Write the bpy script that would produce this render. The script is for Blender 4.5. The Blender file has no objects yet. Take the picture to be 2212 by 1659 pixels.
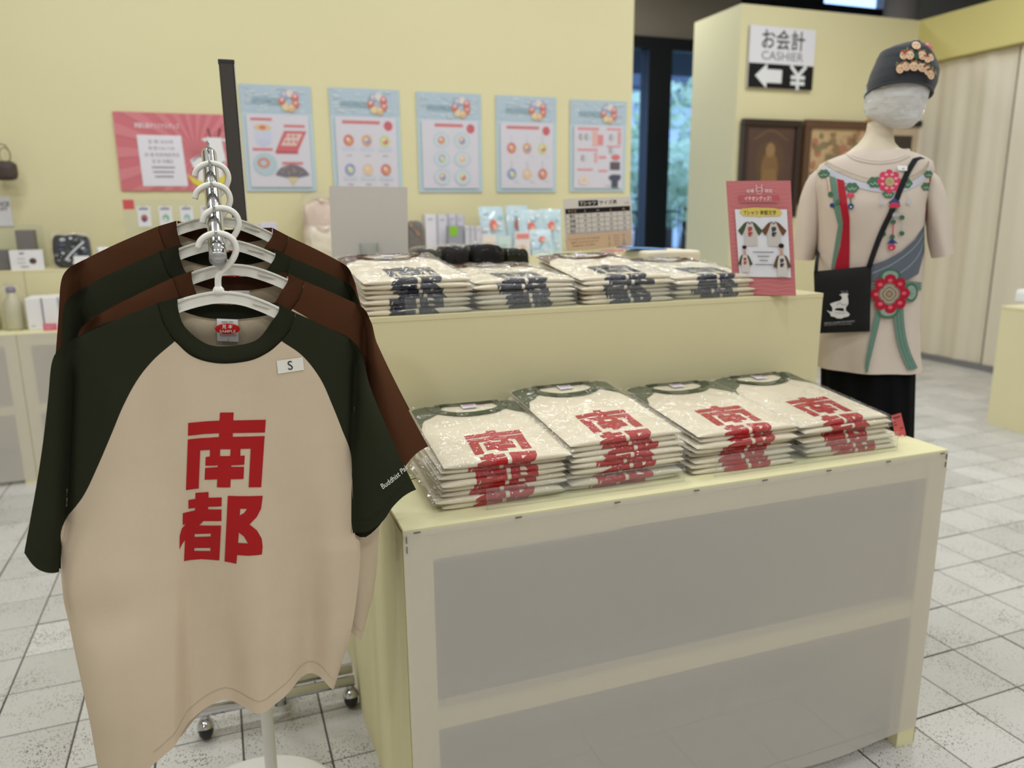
import bpy, bmesh, math, random
import numpy as np
from mathutils import Vector, Matrix
from mathutils.geometry import tessellate_polygon
random.seed(7)
SC = bpy.context.scene
COL = SC.collection
PI = math.pi

# ------------------------------------------------------------------ camera
F, CX, CY, H = 1660.0, 1106.0, 829.5, 1.27
_X = np.array([4694, -417, 1660.0]); _X /= np.linalg.norm(_X)
_Y = np.array([-600, -366, 1660.0]); _Y -= _X * (_X @ _Y); _Y /= np.linalg.norm(_Y)
_Z = np.cross(_X, _Y)
if _Z[1] > 0: _Z = -_Z
R = np.stack([_X, _Y, _Z])          # world = R @ (right, down, forward)
CAMPOS = np.array([0, 0, H])
cd = bpy.data.cameras.new('camera')
cam = bpy.data.objects.new('camera', cd); COL.objects.link(cam)
cd.sensor_fit = 'HORIZONTAL'; cd.sensor_width = 36.0; cd.lens = 36.0 * F / 2212.0
mw = Matrix.Identity(4)
for i in range(3):
    mw[i][0] = R[i][0]; mw[i][1] = -R[i][1]; mw[i][2] = -R[i][2]; mw[i][3] = CAMPOS[i]
cam.matrix_world = mw
cd.clip_start = 0.05; cd.clip_end = 120
cd.dof.use_dof = True; cd.dof.focus_distance = 1.22; cd.dof.aperture_fstop = 3.6
SC.camera = cam

# ------------------------------------------------------------------ world, lights, exposure
SC.view_settings.view_transform = 'Standard'; SC.view_settings.look = 'None'
SC.view_settings.gamma = 1.0; SC.view_settings.use_curve_mapping = False
SC.view_settings.exposure = 0.0
SC.cycles.transparent_max_bounces = 28; SC.cycles.max_bounces = 6; SC.cycles.diffuse_bounces = 4; SC.cycles.glossy_bounces = 4
SC.cycles.use_adaptive_sampling = True; SC.cycles.adaptive_threshold = 0.05
SC.cycles.caustics_reflective = False; SC.cycles.caustics_refractive = False
wd = bpy.data.worlds.new('world'); SC.world = wd; wd.use_nodes = True
bg = wd.node_tree.nodes['Background']; bg.inputs[0].default_value = (0.80, 0.89, 1.0, 1); bg.inputs[1].default_value = 2.6

def area(name, loc, size, power, color=(1, 0.93, 0.82), rot=(0, 0, 0), spread=PI, sy=None):
    l = bpy.data.lights.new(name, 'AREA'); l.shape = 'RECTANGLE' if sy else 'SQUARE'; l.size = size
    if sy: l.size_y = sy
    l.energy = power; l.color = color; l.spread = spread
    o = bpy.data.objects.new(name, l); COL.objects.link(o); o.location = loc; o.rotation_euler = rot
    return o
WARM = (0.95, 0.99, 1.0)
for (x, y, p) in [(-1.8, -1.6, 30), (0.6, -1.8, 30), (3.0, -1.6, 30), (-1.6, 1.2, 24), (0.9, 0.5, 11), (3.0, 0.7, 11), (-1.0, 2.7, 13), (0.9, 2.6, 11), (3.1, 2.6, 14),
                  (-0.6, 3.4, 14), (1.4, 3.4, 13), (3.8, 3.7, 19), (4.9, 1.4, 11), (4.4, 3.2, 11), (3.05, 6.2, 26)]:  # unseen ceiling lamps; the last is added to brighten the cashier wall's left face
    area('ceiling_lamp', (x, y, 3.62), 0.34, p, WARM)
area('ceiling_fill', (1.5, 1.0, 3.72), 6.5, 45, (0.95, 0.99, 1.0), sy=7.0)  # unseen broad fill added to stand in for the room's bounced light

# ------------------------------------------------------------------ pixel helpers (a pixel only gives a direction)
def ray(px, py): return R @ np.array([(px - CX) / F, (py - CY) / F, 1.0])
def onz(px, py, z): d = ray(px, py); return CAMPOS + d * (z - H) / d[2]
def ony(px, py, y): d = ray(px, py); return CAMPOS + d * y / d[1]
def onx(px, py, x): d = ray(px, py); return CAMPOS + d * x / d[0]
def proj(p):
    c = R.T @ (np.array(p, float) - CAMPOS); return CX + F * c[0] / c[2], CY + F * c[1] / c[2], c[2]

# ------------------------------------------------------------------ materials
def lin(c):
    def f(v):
        v /= 255.0
        return v / 12.92 if v <= 0.04045 else ((v + 0.055) / 1.055) ** 2.4
    return tuple(f(v) for v in c) + (1.0,)
_MC = {}
def M(rgb, rough=0.6, metal=0.0, bump=0.0, bscale=600.0, var=0.0, vscale=3.0, sheen=0.0, spec=0.5, coat=0.0, two=None):
    key = (tuple(rgb), rough, metal, bump, bscale, var, vscale, sheen, spec, coat)
    if key in _MC: return _MC[key]
    m = bpy.data.materials.new('paint_%d_%d_%d' % tuple(int(v) for v in rgb)); m.use_nodes = True
    nt = m.node_tree; b = nt.nodes['Principled BSDF']
    b.inputs['Base Color'].default_value = lin(rgb); b.inputs['Roughness'].default_value = rough
    b.inputs['Metallic'].default_value = metal; b.inputs['Specular IOR Level'].default_value = spec
    b.inputs['Coat Weight'].default_value = coat
    if sheen: b.inputs['Sheen Weight'].default_value = sheen
    if var or bump:
        tc = nt.nodes.new('ShaderNodeTexCoord')
    if var:
        n = nt.nodes.new('ShaderNodeTexNoise'); n.inputs['Scale'].default_value = vscale; n.inputs['Detail'].default_value = 4
        nt.links.new(tc.outputs['Object'], n.inputs['Vector'])
        mx = nt.nodes.new('ShaderNodeMix'); mx.data_type = 'RGBA'
        c = lin(rgb)
        mx.inputs[6].default_value = tuple(v * (1 - var) for v in c[:3]) + (1,)
        mx.inputs[7].default_value = tuple(min(1, v * (1 + var)) for v in c[:3]) + (1,)
        nt.links.new(n.outputs['Fac'], mx.inputs[0]); nt.links.new(mx.outputs[2], b.inputs['Base Color'])
    if bump:
        n2 = nt.nodes.new('ShaderNodeTexNoise'); n2.inputs['Scale'].default_value = bscale; n2.inputs['Detail'].default_value = 3
        nt.links.new(tc.outputs['Object'], n2.inputs['Vector'])
        bp = nt.nodes.new('ShaderNodeBump'); bp.inputs['Strength'].default_value = bump; bp.inputs['Distance'].default_value = 0.002
        nt.links.new(n2.outputs['Fac'], bp.inputs['Height']); nt.links.new(bp.outputs['Normal'], b.inputs['Normal'])
    _MC[key] = m
    return m
def cloth(rgb, bump=0.25): return M(rgb, 0.9, bump=bump, bscale=1400.0, var=0.05, vscale=14.0, spec=0.06)
def ink(rgb): return M(rgb, 0.55, spec=0.25)
YEL = M((222, 213, 172), 0.62, bump=0.06, bscale=240, var=0.025, vscale=2.0, spec=0.3)
YEL2 = M((228, 221, 178), 0.7, bump=0.1, bscale=500, var=0.02, vscale=4.0, spec=0.2)
CHROME = M((205, 205, 208), 0.07, metal=1.0)
WHITEPL = M((236, 233, 224), 0.35)
BLACK = M((16, 16, 18), 0.5)
DARKFRAME = M((20, 22, 24), 0.5, var=0.1)

def clear_mat(name, tint=(1, 1, 1, 1), bump=0.0, bscale=30.0, edge=0.35, base=0.04, rough=0.04, haze=0.0, dist=0.004):
    """thin clear film / acrylic: see-through, with a Fresnel reflection and a little haze"""
    m = bpy.data.materials.new(name); m.use_nodes = True; nt = m.node_tree
    for n in list(nt.nodes): nt.nodes.remove(n)
    out = nt.nodes.new('ShaderNodeOutputMaterial'); tr = nt.nodes.new('ShaderNodeBsdfTransparent'); tr.inputs[0].default_value = tint
    gl = nt.nodes.new('ShaderNodeBsdfGlossy'); gl.inputs['Roughness'].default_value = rough; gl.inputs[0].default_value = (1, 1, 1, 1)
    df = nt.nodes.new('ShaderNodeBsdfDiffuse'); df.inputs[0].default_value = (0.9, 0.9, 0.9, 1)
    fr0 = nt.nodes.new('ShaderNodeLayerWeight'); fr0.inputs['Blend'].default_value = 0.5
    fr = nt.nodes.new('ShaderNodeMath'); fr.operation = 'POWER'; fr.inputs[1].default_value = 5.0   # Schlick: same from both faces of a thin sheet
    nt.links.new(fr0.outputs['Facing'], fr.inputs[0])
    ma = nt.nodes.new('ShaderNodeMath'); ma.operation = 'MULTIPLY_ADD'; ma.inputs[1].default_value = min(1.0, 2.2 * edge); ma.inputs[2].default_value = base
    ma.use_clamp = True
    nt.links.new(fr.outputs[0], ma.inputs[0])
    h = nt.nodes.new('ShaderNodeMixShader'); h.inputs[0].default_value = haze
    nt.links.new(tr.outputs[0], h.inputs[1]); nt.links.new(df.outputs[0], h.inputs[2])
    mx = nt.nodes.new('ShaderNodeMixShader')
    nt.links.new(ma.outputs[0], mx.inputs[0]); nt.links.new(h.outputs[0], mx.inputs[1]); nt.links.new(gl.outputs[0], mx.inputs[2])
    nt.links.new(mx.outputs[0], out.inputs[0])
    if bump:
        tc = nt.nodes.new('ShaderNodeTexCoord'); mp = nt.nodes.new('ShaderNodeMapping'); mp.inputs['Scale'].default_value = (1, 1.0, 1.6)
        oi = nt.nodes.new('ShaderNodeObjectInfo'); sc_ = nt.nodes.new('ShaderNodeVectorMath'); sc_.operation = 'SCALE'; sc_.inputs[3].default_value = 40.0
        n = nt.nodes.new('ShaderNodeTexNoise'); n.inputs['Scale'].default_value = bscale; n.inputs['Detail'].default_value = 3
        n.inputs['Distortion'].default_value = 1.2
        nt.links.new(tc.outputs['Object'], mp.inputs['Vector']); nt.links.new(oi.outputs['Random'], sc_.inputs[0])
        nt.links.new(sc_.outputs[0], mp.inputs['Location']); nt.links.new(mp.outputs[0], n.inputs['Vector'])
        # ridged creases
        a1 = nt.nodes.new('ShaderNodeMath'); a1.operation = 'SUBTRACT'; a1.inputs[1].default_value = 0.5
        a2 = nt.nodes.new('ShaderNodeMath'); a2.operation = 'ABSOLUTE'
        nt.links.new(n.outputs['Fac'], a1.inputs[0]); nt.links.new(a1.outputs[0], a2.inputs[0])
        bp = nt.nodes.new('ShaderNodeBump'); bp.inputs['Strength'].default_value = bump; bp.inputs['Distance'].default_value = dist
        nt.links.new(a2.outputs[0], bp.inputs['Height'])
        nt.links.new(bp.outputs[0], gl.inputs['Normal'])
    return m
FILM = clear_mat('clear_film', bump=1.0, bscale=21.0, edge=0.30, base=0.075, rough=0.045, haze=0.02, dist=0.022)
FILM2 = clear_mat('loose_film', bump=1.0, bscale=13.0, edge=0.22, base=0.02, rough=0.04, dist=0.02)
ACRYL = clear_mat('clear_acrylic', tint=(0.96, 0.975, 0.975, 1), edge=0.30, base=0.02, rough=0.02, haze=0.035)
TINTED = clear_mat('tinted_pane', tint=(0.66, 0.80, 1.0, 1), edge=0.25, base=0.02, rough=0.02)

def sheet_mat():
    m = bpy.data.materials.new('thin_white_cloth'); m.use_nodes = True; nt = m.node_tree
    for n in list(nt.nodes): nt.nodes.remove(n)
    out = nt.nodes.new('ShaderNodeOutputMaterial')
    df = nt.nodes.new('ShaderNodeBsdfDiffuse'); df.inputs[0].default_value = lin((232, 226, 218))
    tl = nt.nodes.new('ShaderNodeBsdfTranslucent'); tl.inputs[0].default_value = lin((232, 226, 218))
    tr = nt.nodes.new('ShaderNodeBsdfTransparent')
    a = nt.nodes.new('ShaderNodeMixShader'); a.inputs[0].default_value = 0.25
    b = nt.nodes.new('ShaderNodeMixShader'); b.inputs[0].default_value = 0.30
    nt.links.new(df.outputs[0], a.inputs[1]); nt.links.new(tl.outputs[0], a.inputs[2])
    nt.links.new(a.outputs[0], b.inputs[1]); nt.links.new(tr.outputs[0], b.inputs[2]); nt.links.new(b.outputs[0], out.inputs[0])
    tc = nt.nodes.new('ShaderNodeTexCoord'); n = nt.nodes.new('ShaderNodeTexNoise'); n.inputs['Scale'].default_value = 700
    bp = nt.nodes.new('ShaderNodeBump'); bp.inputs['Strength'].default_value = 0.15; bp.inputs['Distance'].default_value = 0.001
    nt.links.new(tc.outputs['Object'], n.inputs['Vector']); nt.links.new(n.outputs['Fac'], bp.inputs['Height']); nt.links.new(bp.outputs[0], df.inputs['Normal'])
    return m
SHEET = sheet_mat()

def tile_mat():
    m = bpy.data.materials.new('speckled_tile'); m.use_nodes = True; nt = m.node_tree; b = nt.nodes['Principled BSDF']
    b.inputs['Roughness'].default_value = 0.42
    geo = nt.nodes.new('ShaderNodeNewGeometry'); oi = nt.nodes.new('ShaderNodeObjectInfo')
    v = nt.nodes.new('ShaderNodeTexVoronoi'); v.inputs['Scale'].default_value = 190; v.inputs['Randomness'].default_value = 1
    n = nt.nodes.new('ShaderNodeTexNoise'); n.inputs['Scale'].default_value = 7; n.inputs['Detail'].default_value = 4
    nt.links.new(geo.outputs['Position'], v.inputs['Vector']); nt.links.new(geo.outputs['Position'], n.inputs['Vector'])
    th = nt.nodes.new('ShaderNodeMapRange'); th.inputs[1].default_value = 0.3; th.inputs[2].default_value = 0.68; th.inputs[3].default_value = 0.10; th.inputs[4].default_value = 0.40
    nt.links.new(n.outputs['Fac'], th.inputs[0])
    lt = nt.nodes.new('ShaderNodeMath'); lt.operation = 'LESS_THAN'
    nt.links.new(v.outputs['Distance'], lt.inputs[0]); nt.links.new(th.outputs[0], lt.inputs[1])
    n3 = nt.nodes.new('ShaderNodeTexNoise'); n3.inputs['Scale'].default_value = 90; nt.links.new(geo.outputs['Position'], n3.inputs['Vector'])
    g3 = nt.nodes.new('ShaderNodeMath'); g3.operation = 'GREATER_THAN'; g3.inputs[1].default_value = 0.46
    nt.links.new(n3.outputs['Fac'], g3.inputs[0])
    mu = nt.nodes.new('ShaderNodeMath'); mu.operation = 'MULTIPLY'; nt.links.new(lt.outputs[0], mu.inputs[0]); nt.links.new(g3.outputs[0], mu.inputs[1])
    cr = nt.nodes.new('ShaderNodeMix'); cr.data_type = 'RGBA'; cr.inputs[6].default_value = lin((190, 187, 182)); cr.inputs[7].default_value = lin((210, 207, 203))
    nt.links.new(oi.outputs['Random'], cr.inputs[0])
    mx = nt.nodes.new('ShaderNodeMix'); mx.data_type = 'RGBA'; mx.inputs[7].default_value = lin((96, 90, 86))
    nt.links.new(mu.outputs[0], mx.inputs[0]); nt.links.new(cr.outputs[2], mx.inputs[6]); nt.links.new(mx.outputs[2], b.inputs['Base Color'])
    return m
TILE = tile_mat()

# ------------------------------------------------------------------ mesh helpers
def mesh(name, verts, faces, mats, smooth=False, mi=None):
    me = bpy.data.meshes.new(name)
    me.from_pydata([tuple(float(c) for c in v) for v in verts], [], faces)
    if not isinstance(mats, (list, tuple)): mats = [mats]
    for m in mats: me.materials.append(m)
    if mi is not None: me.polygons.foreach_set('material_index', mi)
    if smooth: me.polygons.foreach_set('use_smooth', [True] * len(me.polygons))
    me.update()
    return me
def obj(name, me, parent=None, loc=(0, 0, 0), rot=(0, 0, 0)):
    o = bpy.data.objects.new(name, me); COL.objects.link(o)
    o.location = loc; o.rotation_euler = rot
    if parent is not None: o.parent = parent
    return o
def tag(o, label=None, cat=None, group=None, kind=None):
    if label: o['label'] = label
    if cat: o['category'] = cat
    if group: o['group'] = group
    if kind: o['kind'] = kind
    return o
def thing(name, label, cat, loc=(0, 0, 0), rz=0.0, group=None):
    o = bpy.data.objects.new(name, None); COL.objects.link(o); o.location = tuple(float(v) for v in loc); o.rotation_euler = (0, 0, rz)
    o.empty_display_size = 0.05
    return tag(o, label, cat, group)
def bm_mesh(name, bm, mats, smooth=False):
    me = bpy.data.meshes.new(name)
    bmesh.ops.recalc_face_normals(bm, faces=bm.faces)
    bm.to_mesh(me); bm.free()
    if not isinstance(mats, (list, tuple)): mats = [mats]
    for m in mats: me.materials.append(m)
    if smooth: me.polygons.foreach_set('use_smooth', [True] * len(me.polygons))
    return me
def bm_box(bm, lo, hi, bev=0.0, seg=1, M4=None):
    r = bmesh.ops.create_cube(bm, size=1.0)
    c = [(a + b) / 2 for a, b in zip(lo, hi)]; s = [b - a for a, b in zip(lo, hi)]
    for v in r['verts']: v.co = Vector((v.co.x * s[0] + c[0], v.co.y * s[1] + c[1], v.co.z * s[2] + c[2]))
    if bev > 0:
        es = list({e for v in r['verts'] for e in v.link_edges})
        rr = bmesh.ops.bevel(bm, geom=es, offset=bev, segments=seg, affect='EDGES', profile=0.5)
    if M4 is not None:
        vs = {v for v in r['verts'] if v.is_valid}
        if bev > 0: vs |= set(rr['verts'])
        for v in vs: v.co = M4 @ v.co
def box(name, lo, hi, m, parent=None, bev=0.0, seg=1, loc=(0, 0, 0), rot=(0, 0, 0)):
    bm = bmesh.new(); bm_box(bm, lo, hi, bev, seg)
    return obj(name, bm_mesh(name, bm, m), parent, loc, rot)
def tube_v(path, r, seg=12, cap=True, flat=1.0, up=(0, 0, 1)):
    """sweep of a circle (or ellipse) along a path -> verts, faces"""
    P = [np.array(p, float) for p in path]; n = len(P)
    rr = r if isinstance(r, (list, tuple)) else [r] * n
    V, Fc = [], []
    prev = None
    for i in range(n):
        t = P[min(i + 1, n - 1)] - P[max(i - 1, 0)]; t /= (np.linalg.norm(t) + 1e-12)
        if prev is None:
            a = np.array(up, float)
            if abs(a @ t) > 0.9: a = np.array([1.0, 0, 0])
            nrm = a - t * (a @ t)
        else: nrm = prev - t * (prev @ t)
        nrm /= np.linalg.norm(nrm); prev = nrm; bn = np.cross(t, nrm)
        for k in range(seg):
            th = 2 * PI * k / seg
            V.append(P[i] + rr[i] * (math.cos(th) * nrm + flat * math.sin(th) * bn))
    for i in range(n - 1):
        for k in range(seg):
            a, b = i * seg + k, i * seg + (k + 1) % seg
            Fc.append((a, b, b + seg, a + seg))
    if cap:
        Fc.append(tuple(reversed(range(seg)))); Fc.append(tuple(range((n - 1) * seg, n * seg)))
    return V, Fc
def tube(name, path, r, m, parent=None, seg=12, flat=1.0, up=(0, 0, 1), cap=True, loc=(0, 0, 0)):
    V, Fc = tube_v(path, r, seg, cap, flat, up)
    return obj(name, mesh(name, V, Fc, m, True), parent, loc)
def lathe(name, prof, m, parent=None, seg=32, loc=(0, 0, 0), rot=(0, 0, 0), smooth=True):
    V, Fc = [], []
    for (r, z) in prof:
        for k in range(seg): V.append((r * math.cos(2 * PI * k / seg), r * math.sin(2 * PI * k / seg), z))
    for i in range(len(prof) - 1):
        for k in range(seg):
            a, b = i * seg + k, i * seg + (k + 1) % seg
            Fc.append((a, b, b + seg, a + seg))
    Fc.append(tuple(reversed(range(seg)))); Fc.append(tuple(range((len(prof) - 1) * seg, len(prof) * seg)))
    return obj(name, mesh(name, V, Fc, m, smooth), parent, loc, rot)
def cr_spline(pts, n):
    """smooth resample through points, by arc length"""
    P = np.array(pts, float)
    if len(P) == 2: out = P
    else:
        E = np.vstack([2 * P[0] - P[1], P, 2 * P[-1] - P[-2]]); out = []
        for i in range(1, len(E) - 2):
            for t in np.linspace(0, 1, 8, endpoint=False):
                a, b, c, d = E[i - 1], E[i], E[i + 1], E[i + 2]
                out.append(0.5 * ((2 * b) + (-a + c) * t + (2 * a - 5 * b + 4 * c - d) * t * t + (-a + 3 * b - 3 * c + d) * t ** 3))
        out.append(P[-1]); out = np.array(out)
    L = np.concatenate([[0], np.cumsum(np.linalg.norm(np.diff(out, axis=0), axis=1))])
    s = np.linspace(0, L[-1], n)
    return np.stack([np.interp(s, L, out[:, k]) for k in range(out.shape[1])], 1)
def coons(top, bottom, left, right, nu, nv):
    """top/bottom run left->right, left/right run top->bottom; returns grid [nv][nu] of 2-D points"""
    T, B, Lf, Rt = cr_spline(top, nu), cr_spline(bottom, nu), cr_spline(left, nv), cr_spline(right, nv)
    u = np.linspace(0, 1, nu)[None, :, None]; v = np.linspace(0, 1, nv)[:, None, None]
    S = (1 - v) * T[None] + v * B[None] + (1 - u) * Lf[:, None] + u * Rt[:, None]
    S -= (1 - u) * (1 - v) * T[0] + u * (1 - v) * T[-1] + (1 - u) * v * B[0] + u * v * B[-1]
    return S
def grid_faces(nu, nv, base=0): return [(base + j * nu + i, base + j * nu + i + 1, base + (j + 1) * nu + i + 1, base + (j + 1) * nu + i) for j in range(nv - 1) for i in range(nu - 1)]
def smooth01(x, a, b):
    t = min(1.0, max(0.0, (x - a) / (b - a))); return t * t * (3 - 2 * t)
def cosinterp(x, xs, ys):
    if x <= xs[0]: return ys[0]
    for i in range(len(xs) - 1):
        if x <= xs[i + 1]:
            t = (x - xs[i]) / (xs[i + 1] - xs[i]); t = t * t * (3 - 2 * t); return ys[i] * (1 - t) + ys[i + 1] * t
    return ys[-1]

# ------------------------------------------------------------------ flat print: 2-D shapes laid on any surface
_TXT = {}
def text2d(s, bold=0.0, align='CENTER'):
    key = (s, bold, align)
    if key not in _TXT:
        c = bpy.data.curves.new('t', 'FONT'); c.body = s; c.align_x = align; c.resolution_u = 3; c.offset = bold
        o = bpy.data.objects.new('t', c); COL.objects.link(o)
        dg = bpy.context.evaluated_depsgraph_get(); dg.update()
        me = bpy.data.meshes.new_from_object(o.evaluated_get(dg))
        _TXT[key] = ([(v.co.x, v.co.y) for v in me.vertices], [tuple(p.vertices) for p in me.polygons])
        bpy.data.objects.remove(o); bpy.data.curves.remove(c); bpy.data.meshes.remove(me)
    return _TXT[key]
class Art:
    def __init__(s): s.L = []
    def poly(s, color, *loops):
        tris = tessellate_polygon([[Vector((p[0], p[1], 0)) for p in lp] for lp in loops])
        V = [p for lp in loops for p in lp]
        s.L.append((V, [tuple(t) for t in tris], color)); return s
    def polys(s, color, lst):
        V, Fc = [], []
        for lp in lst:
            loops = lp if isinstance(lp[0][0], (tuple, list)) else [lp]
            b = len(V)
            for t in tessellate_polygon([[Vector((p[0], p[1], 0)) for p in l] for l in loops]): Fc.append(tuple(b + k for k in t))
            V += [p for l in loops for p in l]
        s.L.append((V, Fc, color)); return s
    def rect(s, color, x0, y0, x1, y1): return s.poly(color, [(x0, y0), (x1, y0), (x1, y1), (x0, y1)])
    def ell(s, color, cx, cy, rx, ry=None, n=20, hole=0.0, a0=0.0):
        ry = rx if ry is None else ry
        o = [(cx + rx * math.cos(2 * PI * k / n + a0), cy + ry * math.sin(2 * PI * k / n + a0)) for k in range(n)]
        if hole: return s.poly(color, o, [(cx + hole * rx * math.cos(2 * PI * k / n + a0), cy + hole * ry * math.sin(2 * PI * k / n + a0)) for k in range(n)])
        return s.poly(color, o)
    def flower(s, color, cx, cy, r, n=8, depth=0.2, m=64, sq=1.0, a0=0.0):
        return s.poly(color, [(cx + r * sq * (1 - depth + depth * abs(math.cos(n * (2 * PI * k / m + a0) / 2)) ** 0.6) * math.cos(2 * PI * k / m),
                               cy + r * (1 - depth + depth * abs(math.cos(n * (2 * PI * k / m + a0) / 2)) ** 0.6) * math.sin(2 * PI * k / m)) for k in range(m)])
    def line(s, color, pts, w, smooth=True):
        P = cr_spline(pts, max(2, 6 * len(pts))) if (smooth and len(pts) > 2) else np.array(pts, float)
        V, Fc = [], []
        for i in range(len(P)):
            t = P[min(i + 1, len(P) - 1)] - P[max(i - 1, 0)]; t /= np.linalg.norm(t) + 1e-12
            nn = np.array([-t[1], t[0]]) * w / 2
            V += [tuple(P[i] + nn), tuple(P[i] - nn)]
        for i in range(len(P) - 1): Fc.append((2 * i, 2 * i + 1, 2 * i + 3, 2 * i + 2))
        s.L.append((V, Fc, color)); return s
    def text(s, color, txt, x, y, size, rot=0.0, bold=0.0, ydown=False, align='CENTER', width=None, shear=0.0):
        V, Fc = text2d(txt, bold, align)
        if not V: return s
        k = 1.0
        if width:
            xs = [v[0] for v in V]; k = width / (max(xs) - min(xs)) / size
        c, sn = math.cos(rot), math.sin(rot); out = []
        for (a, b) in V:
            a, b = a * size * k, b * size
            if ydown: b = -b
            out.append((x + a * c - b * sn, y + a * sn + b * c))
        s.L.append((out, Fc, color)); return s
    def build(s, name, parent, mp, grid=None, step=0.0004, mat=ink):
        V, Fc, MI, mats, idx = [], [], [], [], {}
        for li, (lv, lf, color) in enumerate(s.L):
            if color not in idx: idx[color] = len(mats); mats.append(mat(color))
            if grid:
                bm = bmesh.new(); vs = [bm.verts.new((v[0], v[1], 0)) for v in lv]
                for f in lf:
                    if len(set(f)) >= 3:
                        try: bm.faces.new([vs[k] for k in f])
                        except ValueError: pass
                for ax in (0, 1):
                    a, b = min(v[ax] for v in lv), max(v[ax] for v in lv)
                    g = math.ceil(a / grid) * grid
                    while g < b:
                        co = [0, 0, 0]; co[ax] = g; no = [0, 0, 0]; no[ax] = 1
                        bmesh.ops.bisect_plane(bm, geom=bm.verts[:] + bm.edges[:] + bm.faces[:], plane_co=co, plane_no=no, dist=1e-7)
                        g += grid
                bm.verts.index_update()
                lv2 = [(v.co.x, v.co.y) for v in bm.verts]; lf2 = [tuple(v.index for v in f.verts) for f in bm.faces]; bm.free()
            else: lv2, lf2 = lv, lf
            b = len(V)
            V += [mp(v[0], v[1], (li + 1) * step) for v in lv2]
            for f in lf2: Fc.append(tuple(b + k for k in f)); MI.append(idx[color])
        if not V: return None
        return obj(name, mesh(name, V, Fc, mats, False, MI), parent)

# ================================================================== THE SETTING
WALLY = 4.80          # poster wall
CASHY = 5.25          # cashier wall
ROUGHW = M((196, 190, 178), 0.8, var=0.04, vscale=1.5)
floor = tag(box('floor', (-3.6, -3.5, -0.06), (9.0, 8.0, -0.004), M((92, 86, 80), 0.9, var=0.1, vscale=30)), kind='structure')
# tiles: pitch 0.197 m, turned by one degree
TA = 0.017; TP = 0.197
tme = None
bm = bmesh.new(); bm_box(bm, (-0.0963, -0.0963, -0.0045), (0.0963, 0.0963, 0.0), 0.0012); tme = bm_mesh('tile', bm, TILE)
cells = []
for i in range(-26, 44):
    for j in range(-22, 34):
        gx, gy = (i + 0.5) * TP, (j + 0.5) * TP
        x = 0.132 + gx * math.cos(TA) - gy * math.sin(TA); y = 1.641 + gx * math.sin(TA) + gy * math.cos(TA)
        if not (-3.4 < x < 8.7 and -3.3 < y < 7.7): continue
        c = R.T @ (np.array([x, y, 0]) - CAMPOS)
        d = 99.0
        if c[2] > 0.3:
            px, py = CX + F * c[0] / c[2], CY + F * c[1] / c[2]
            if -60 < px < 2272 and -60 < py < 1740:
                hid = (820 < px < 2010 and py > 600 and not (px > 1985 and py < 960)) or (150 < px < 735 and py < 1470) or (py < 1000 and 60 < px < 1960) or y > 5.2 or x > 5.6
                if not hid: d = c[2]
        cells.append((d, x, y))
cells.sort()
rest = bmesh.new()
for n, (d, x, y) in enumerate(cells):
    if n < 300 and d < 90:
        t = bpy.data.objects.new('tile', tme); COL.objects.link(t); t.parent = floor; t.location = (x, y, 0); t.rotation_euler = (0, 0, TA)
    else:
        m4 = Matrix.Translation((x, y, 0)) @ Matrix.Rotation(TA, 4, 'Z')
        vs = [rest.verts.new(m4 @ Vector(q)) for q in ((-0.0963, -0.0963, 0), (0.0963, -0.0963, 0), (0.0963, 0.0963, 0), (-0.0963, 0.0963, 0))]
        rest.faces.new(vs)
tag(obj('tile_field', bm_mesh('tile_field', rest, TILE), floor), kind='stuff')

tag(box('ceiling', (-3.6, -3.5, 3.8), (9.0, 8.0, 3.9), M((200, 196, 190), 0.8)), kind='structure')
tag(box('wall_left', (-3.7, -3.5, 0), (-3.6, 8.0, 3.8), ROUGHW), kind='structure')
tag(box('wall_behind', (-3.6, -3.6, 0), (9.0, -3.5, 3.8), M((196, 192, 186), 0.8, var=0.1, vscale=1)), kind='structure')
tag(box('wall_side', (9.0, -3.5, 0), (9.1, 8.0, 3.8), M((205, 202, 196), 0.8)), kind='structure')
WR = float(ony(1368, 100, WALLY)[0])
wb = tag(box('wall_back', (-3.6, WALLY, 0), (WR, WALLY + 0.12, 3.35), YEL), kind='structure')
cx0 = float(ony(1590, 250, CASHY)[0]); cx1 = 5.62; ctop = float(ony(1590, 6, CASHY)[2])
wc = tag(box('wall_cashier', (cx0, CASHY, 0), (cx1, 5.88, ctop), YEL), kind='structure')
# right wall: proud yellow header above pale panels, grey base strip
hz = float(onx(2028, 135, 5.6)[2])
tag(box('wall_right', (5.60, -3.5, 0), (5.72, CASHY, ctop - 0.02), M((222, 210, 190), 0.75, var=0.03, vscale=1.2)), kind='structure')
tag(box('trim_1', (5.50, -3.5, hz), (5.60, CASHY, ctop), M((214, 202, 132), 0.65)), kind='structure')
y_s = float(onx(2172, 400, 5.59)[1])
CREAMP = M((226, 216, 198), 0.7, var=0.02)
for k, (ya, yb) in enumerate([(y_s + 0.01, CASHY - 0.02), (y_s - 1.3, y_s - 0.01), (y_s - 2.62, y_s - 1.32)]):
    V, n = [], 25
    for i in range(n):
        t = i / (n - 1); yy = ya + (yb - ya) * t; xx = 5.575 + 0.010 * math.sin(t * 17 + k) + 0.006 * math.sin(t * 41)
        V += [(xx, yy, 0.03), (xx, yy, hz - 0.005)]
    Fc = [(2 * i, 2 * i + 2, 2 * i + 3, 2 * i + 1) for i in range(n - 1)]
    cu = tag(obj('panel_curtain', mesh('panel_curtain', V, Fc, CREAMP, True)), ['pale cream cloth panel hanging beside the cashier wall corner', 'pale cream cloth panel behind the end of the side table', 'pale cream cloth panel out past the side table'][k], 'curtain', 'cream cloth panels on the side wall')
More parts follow.
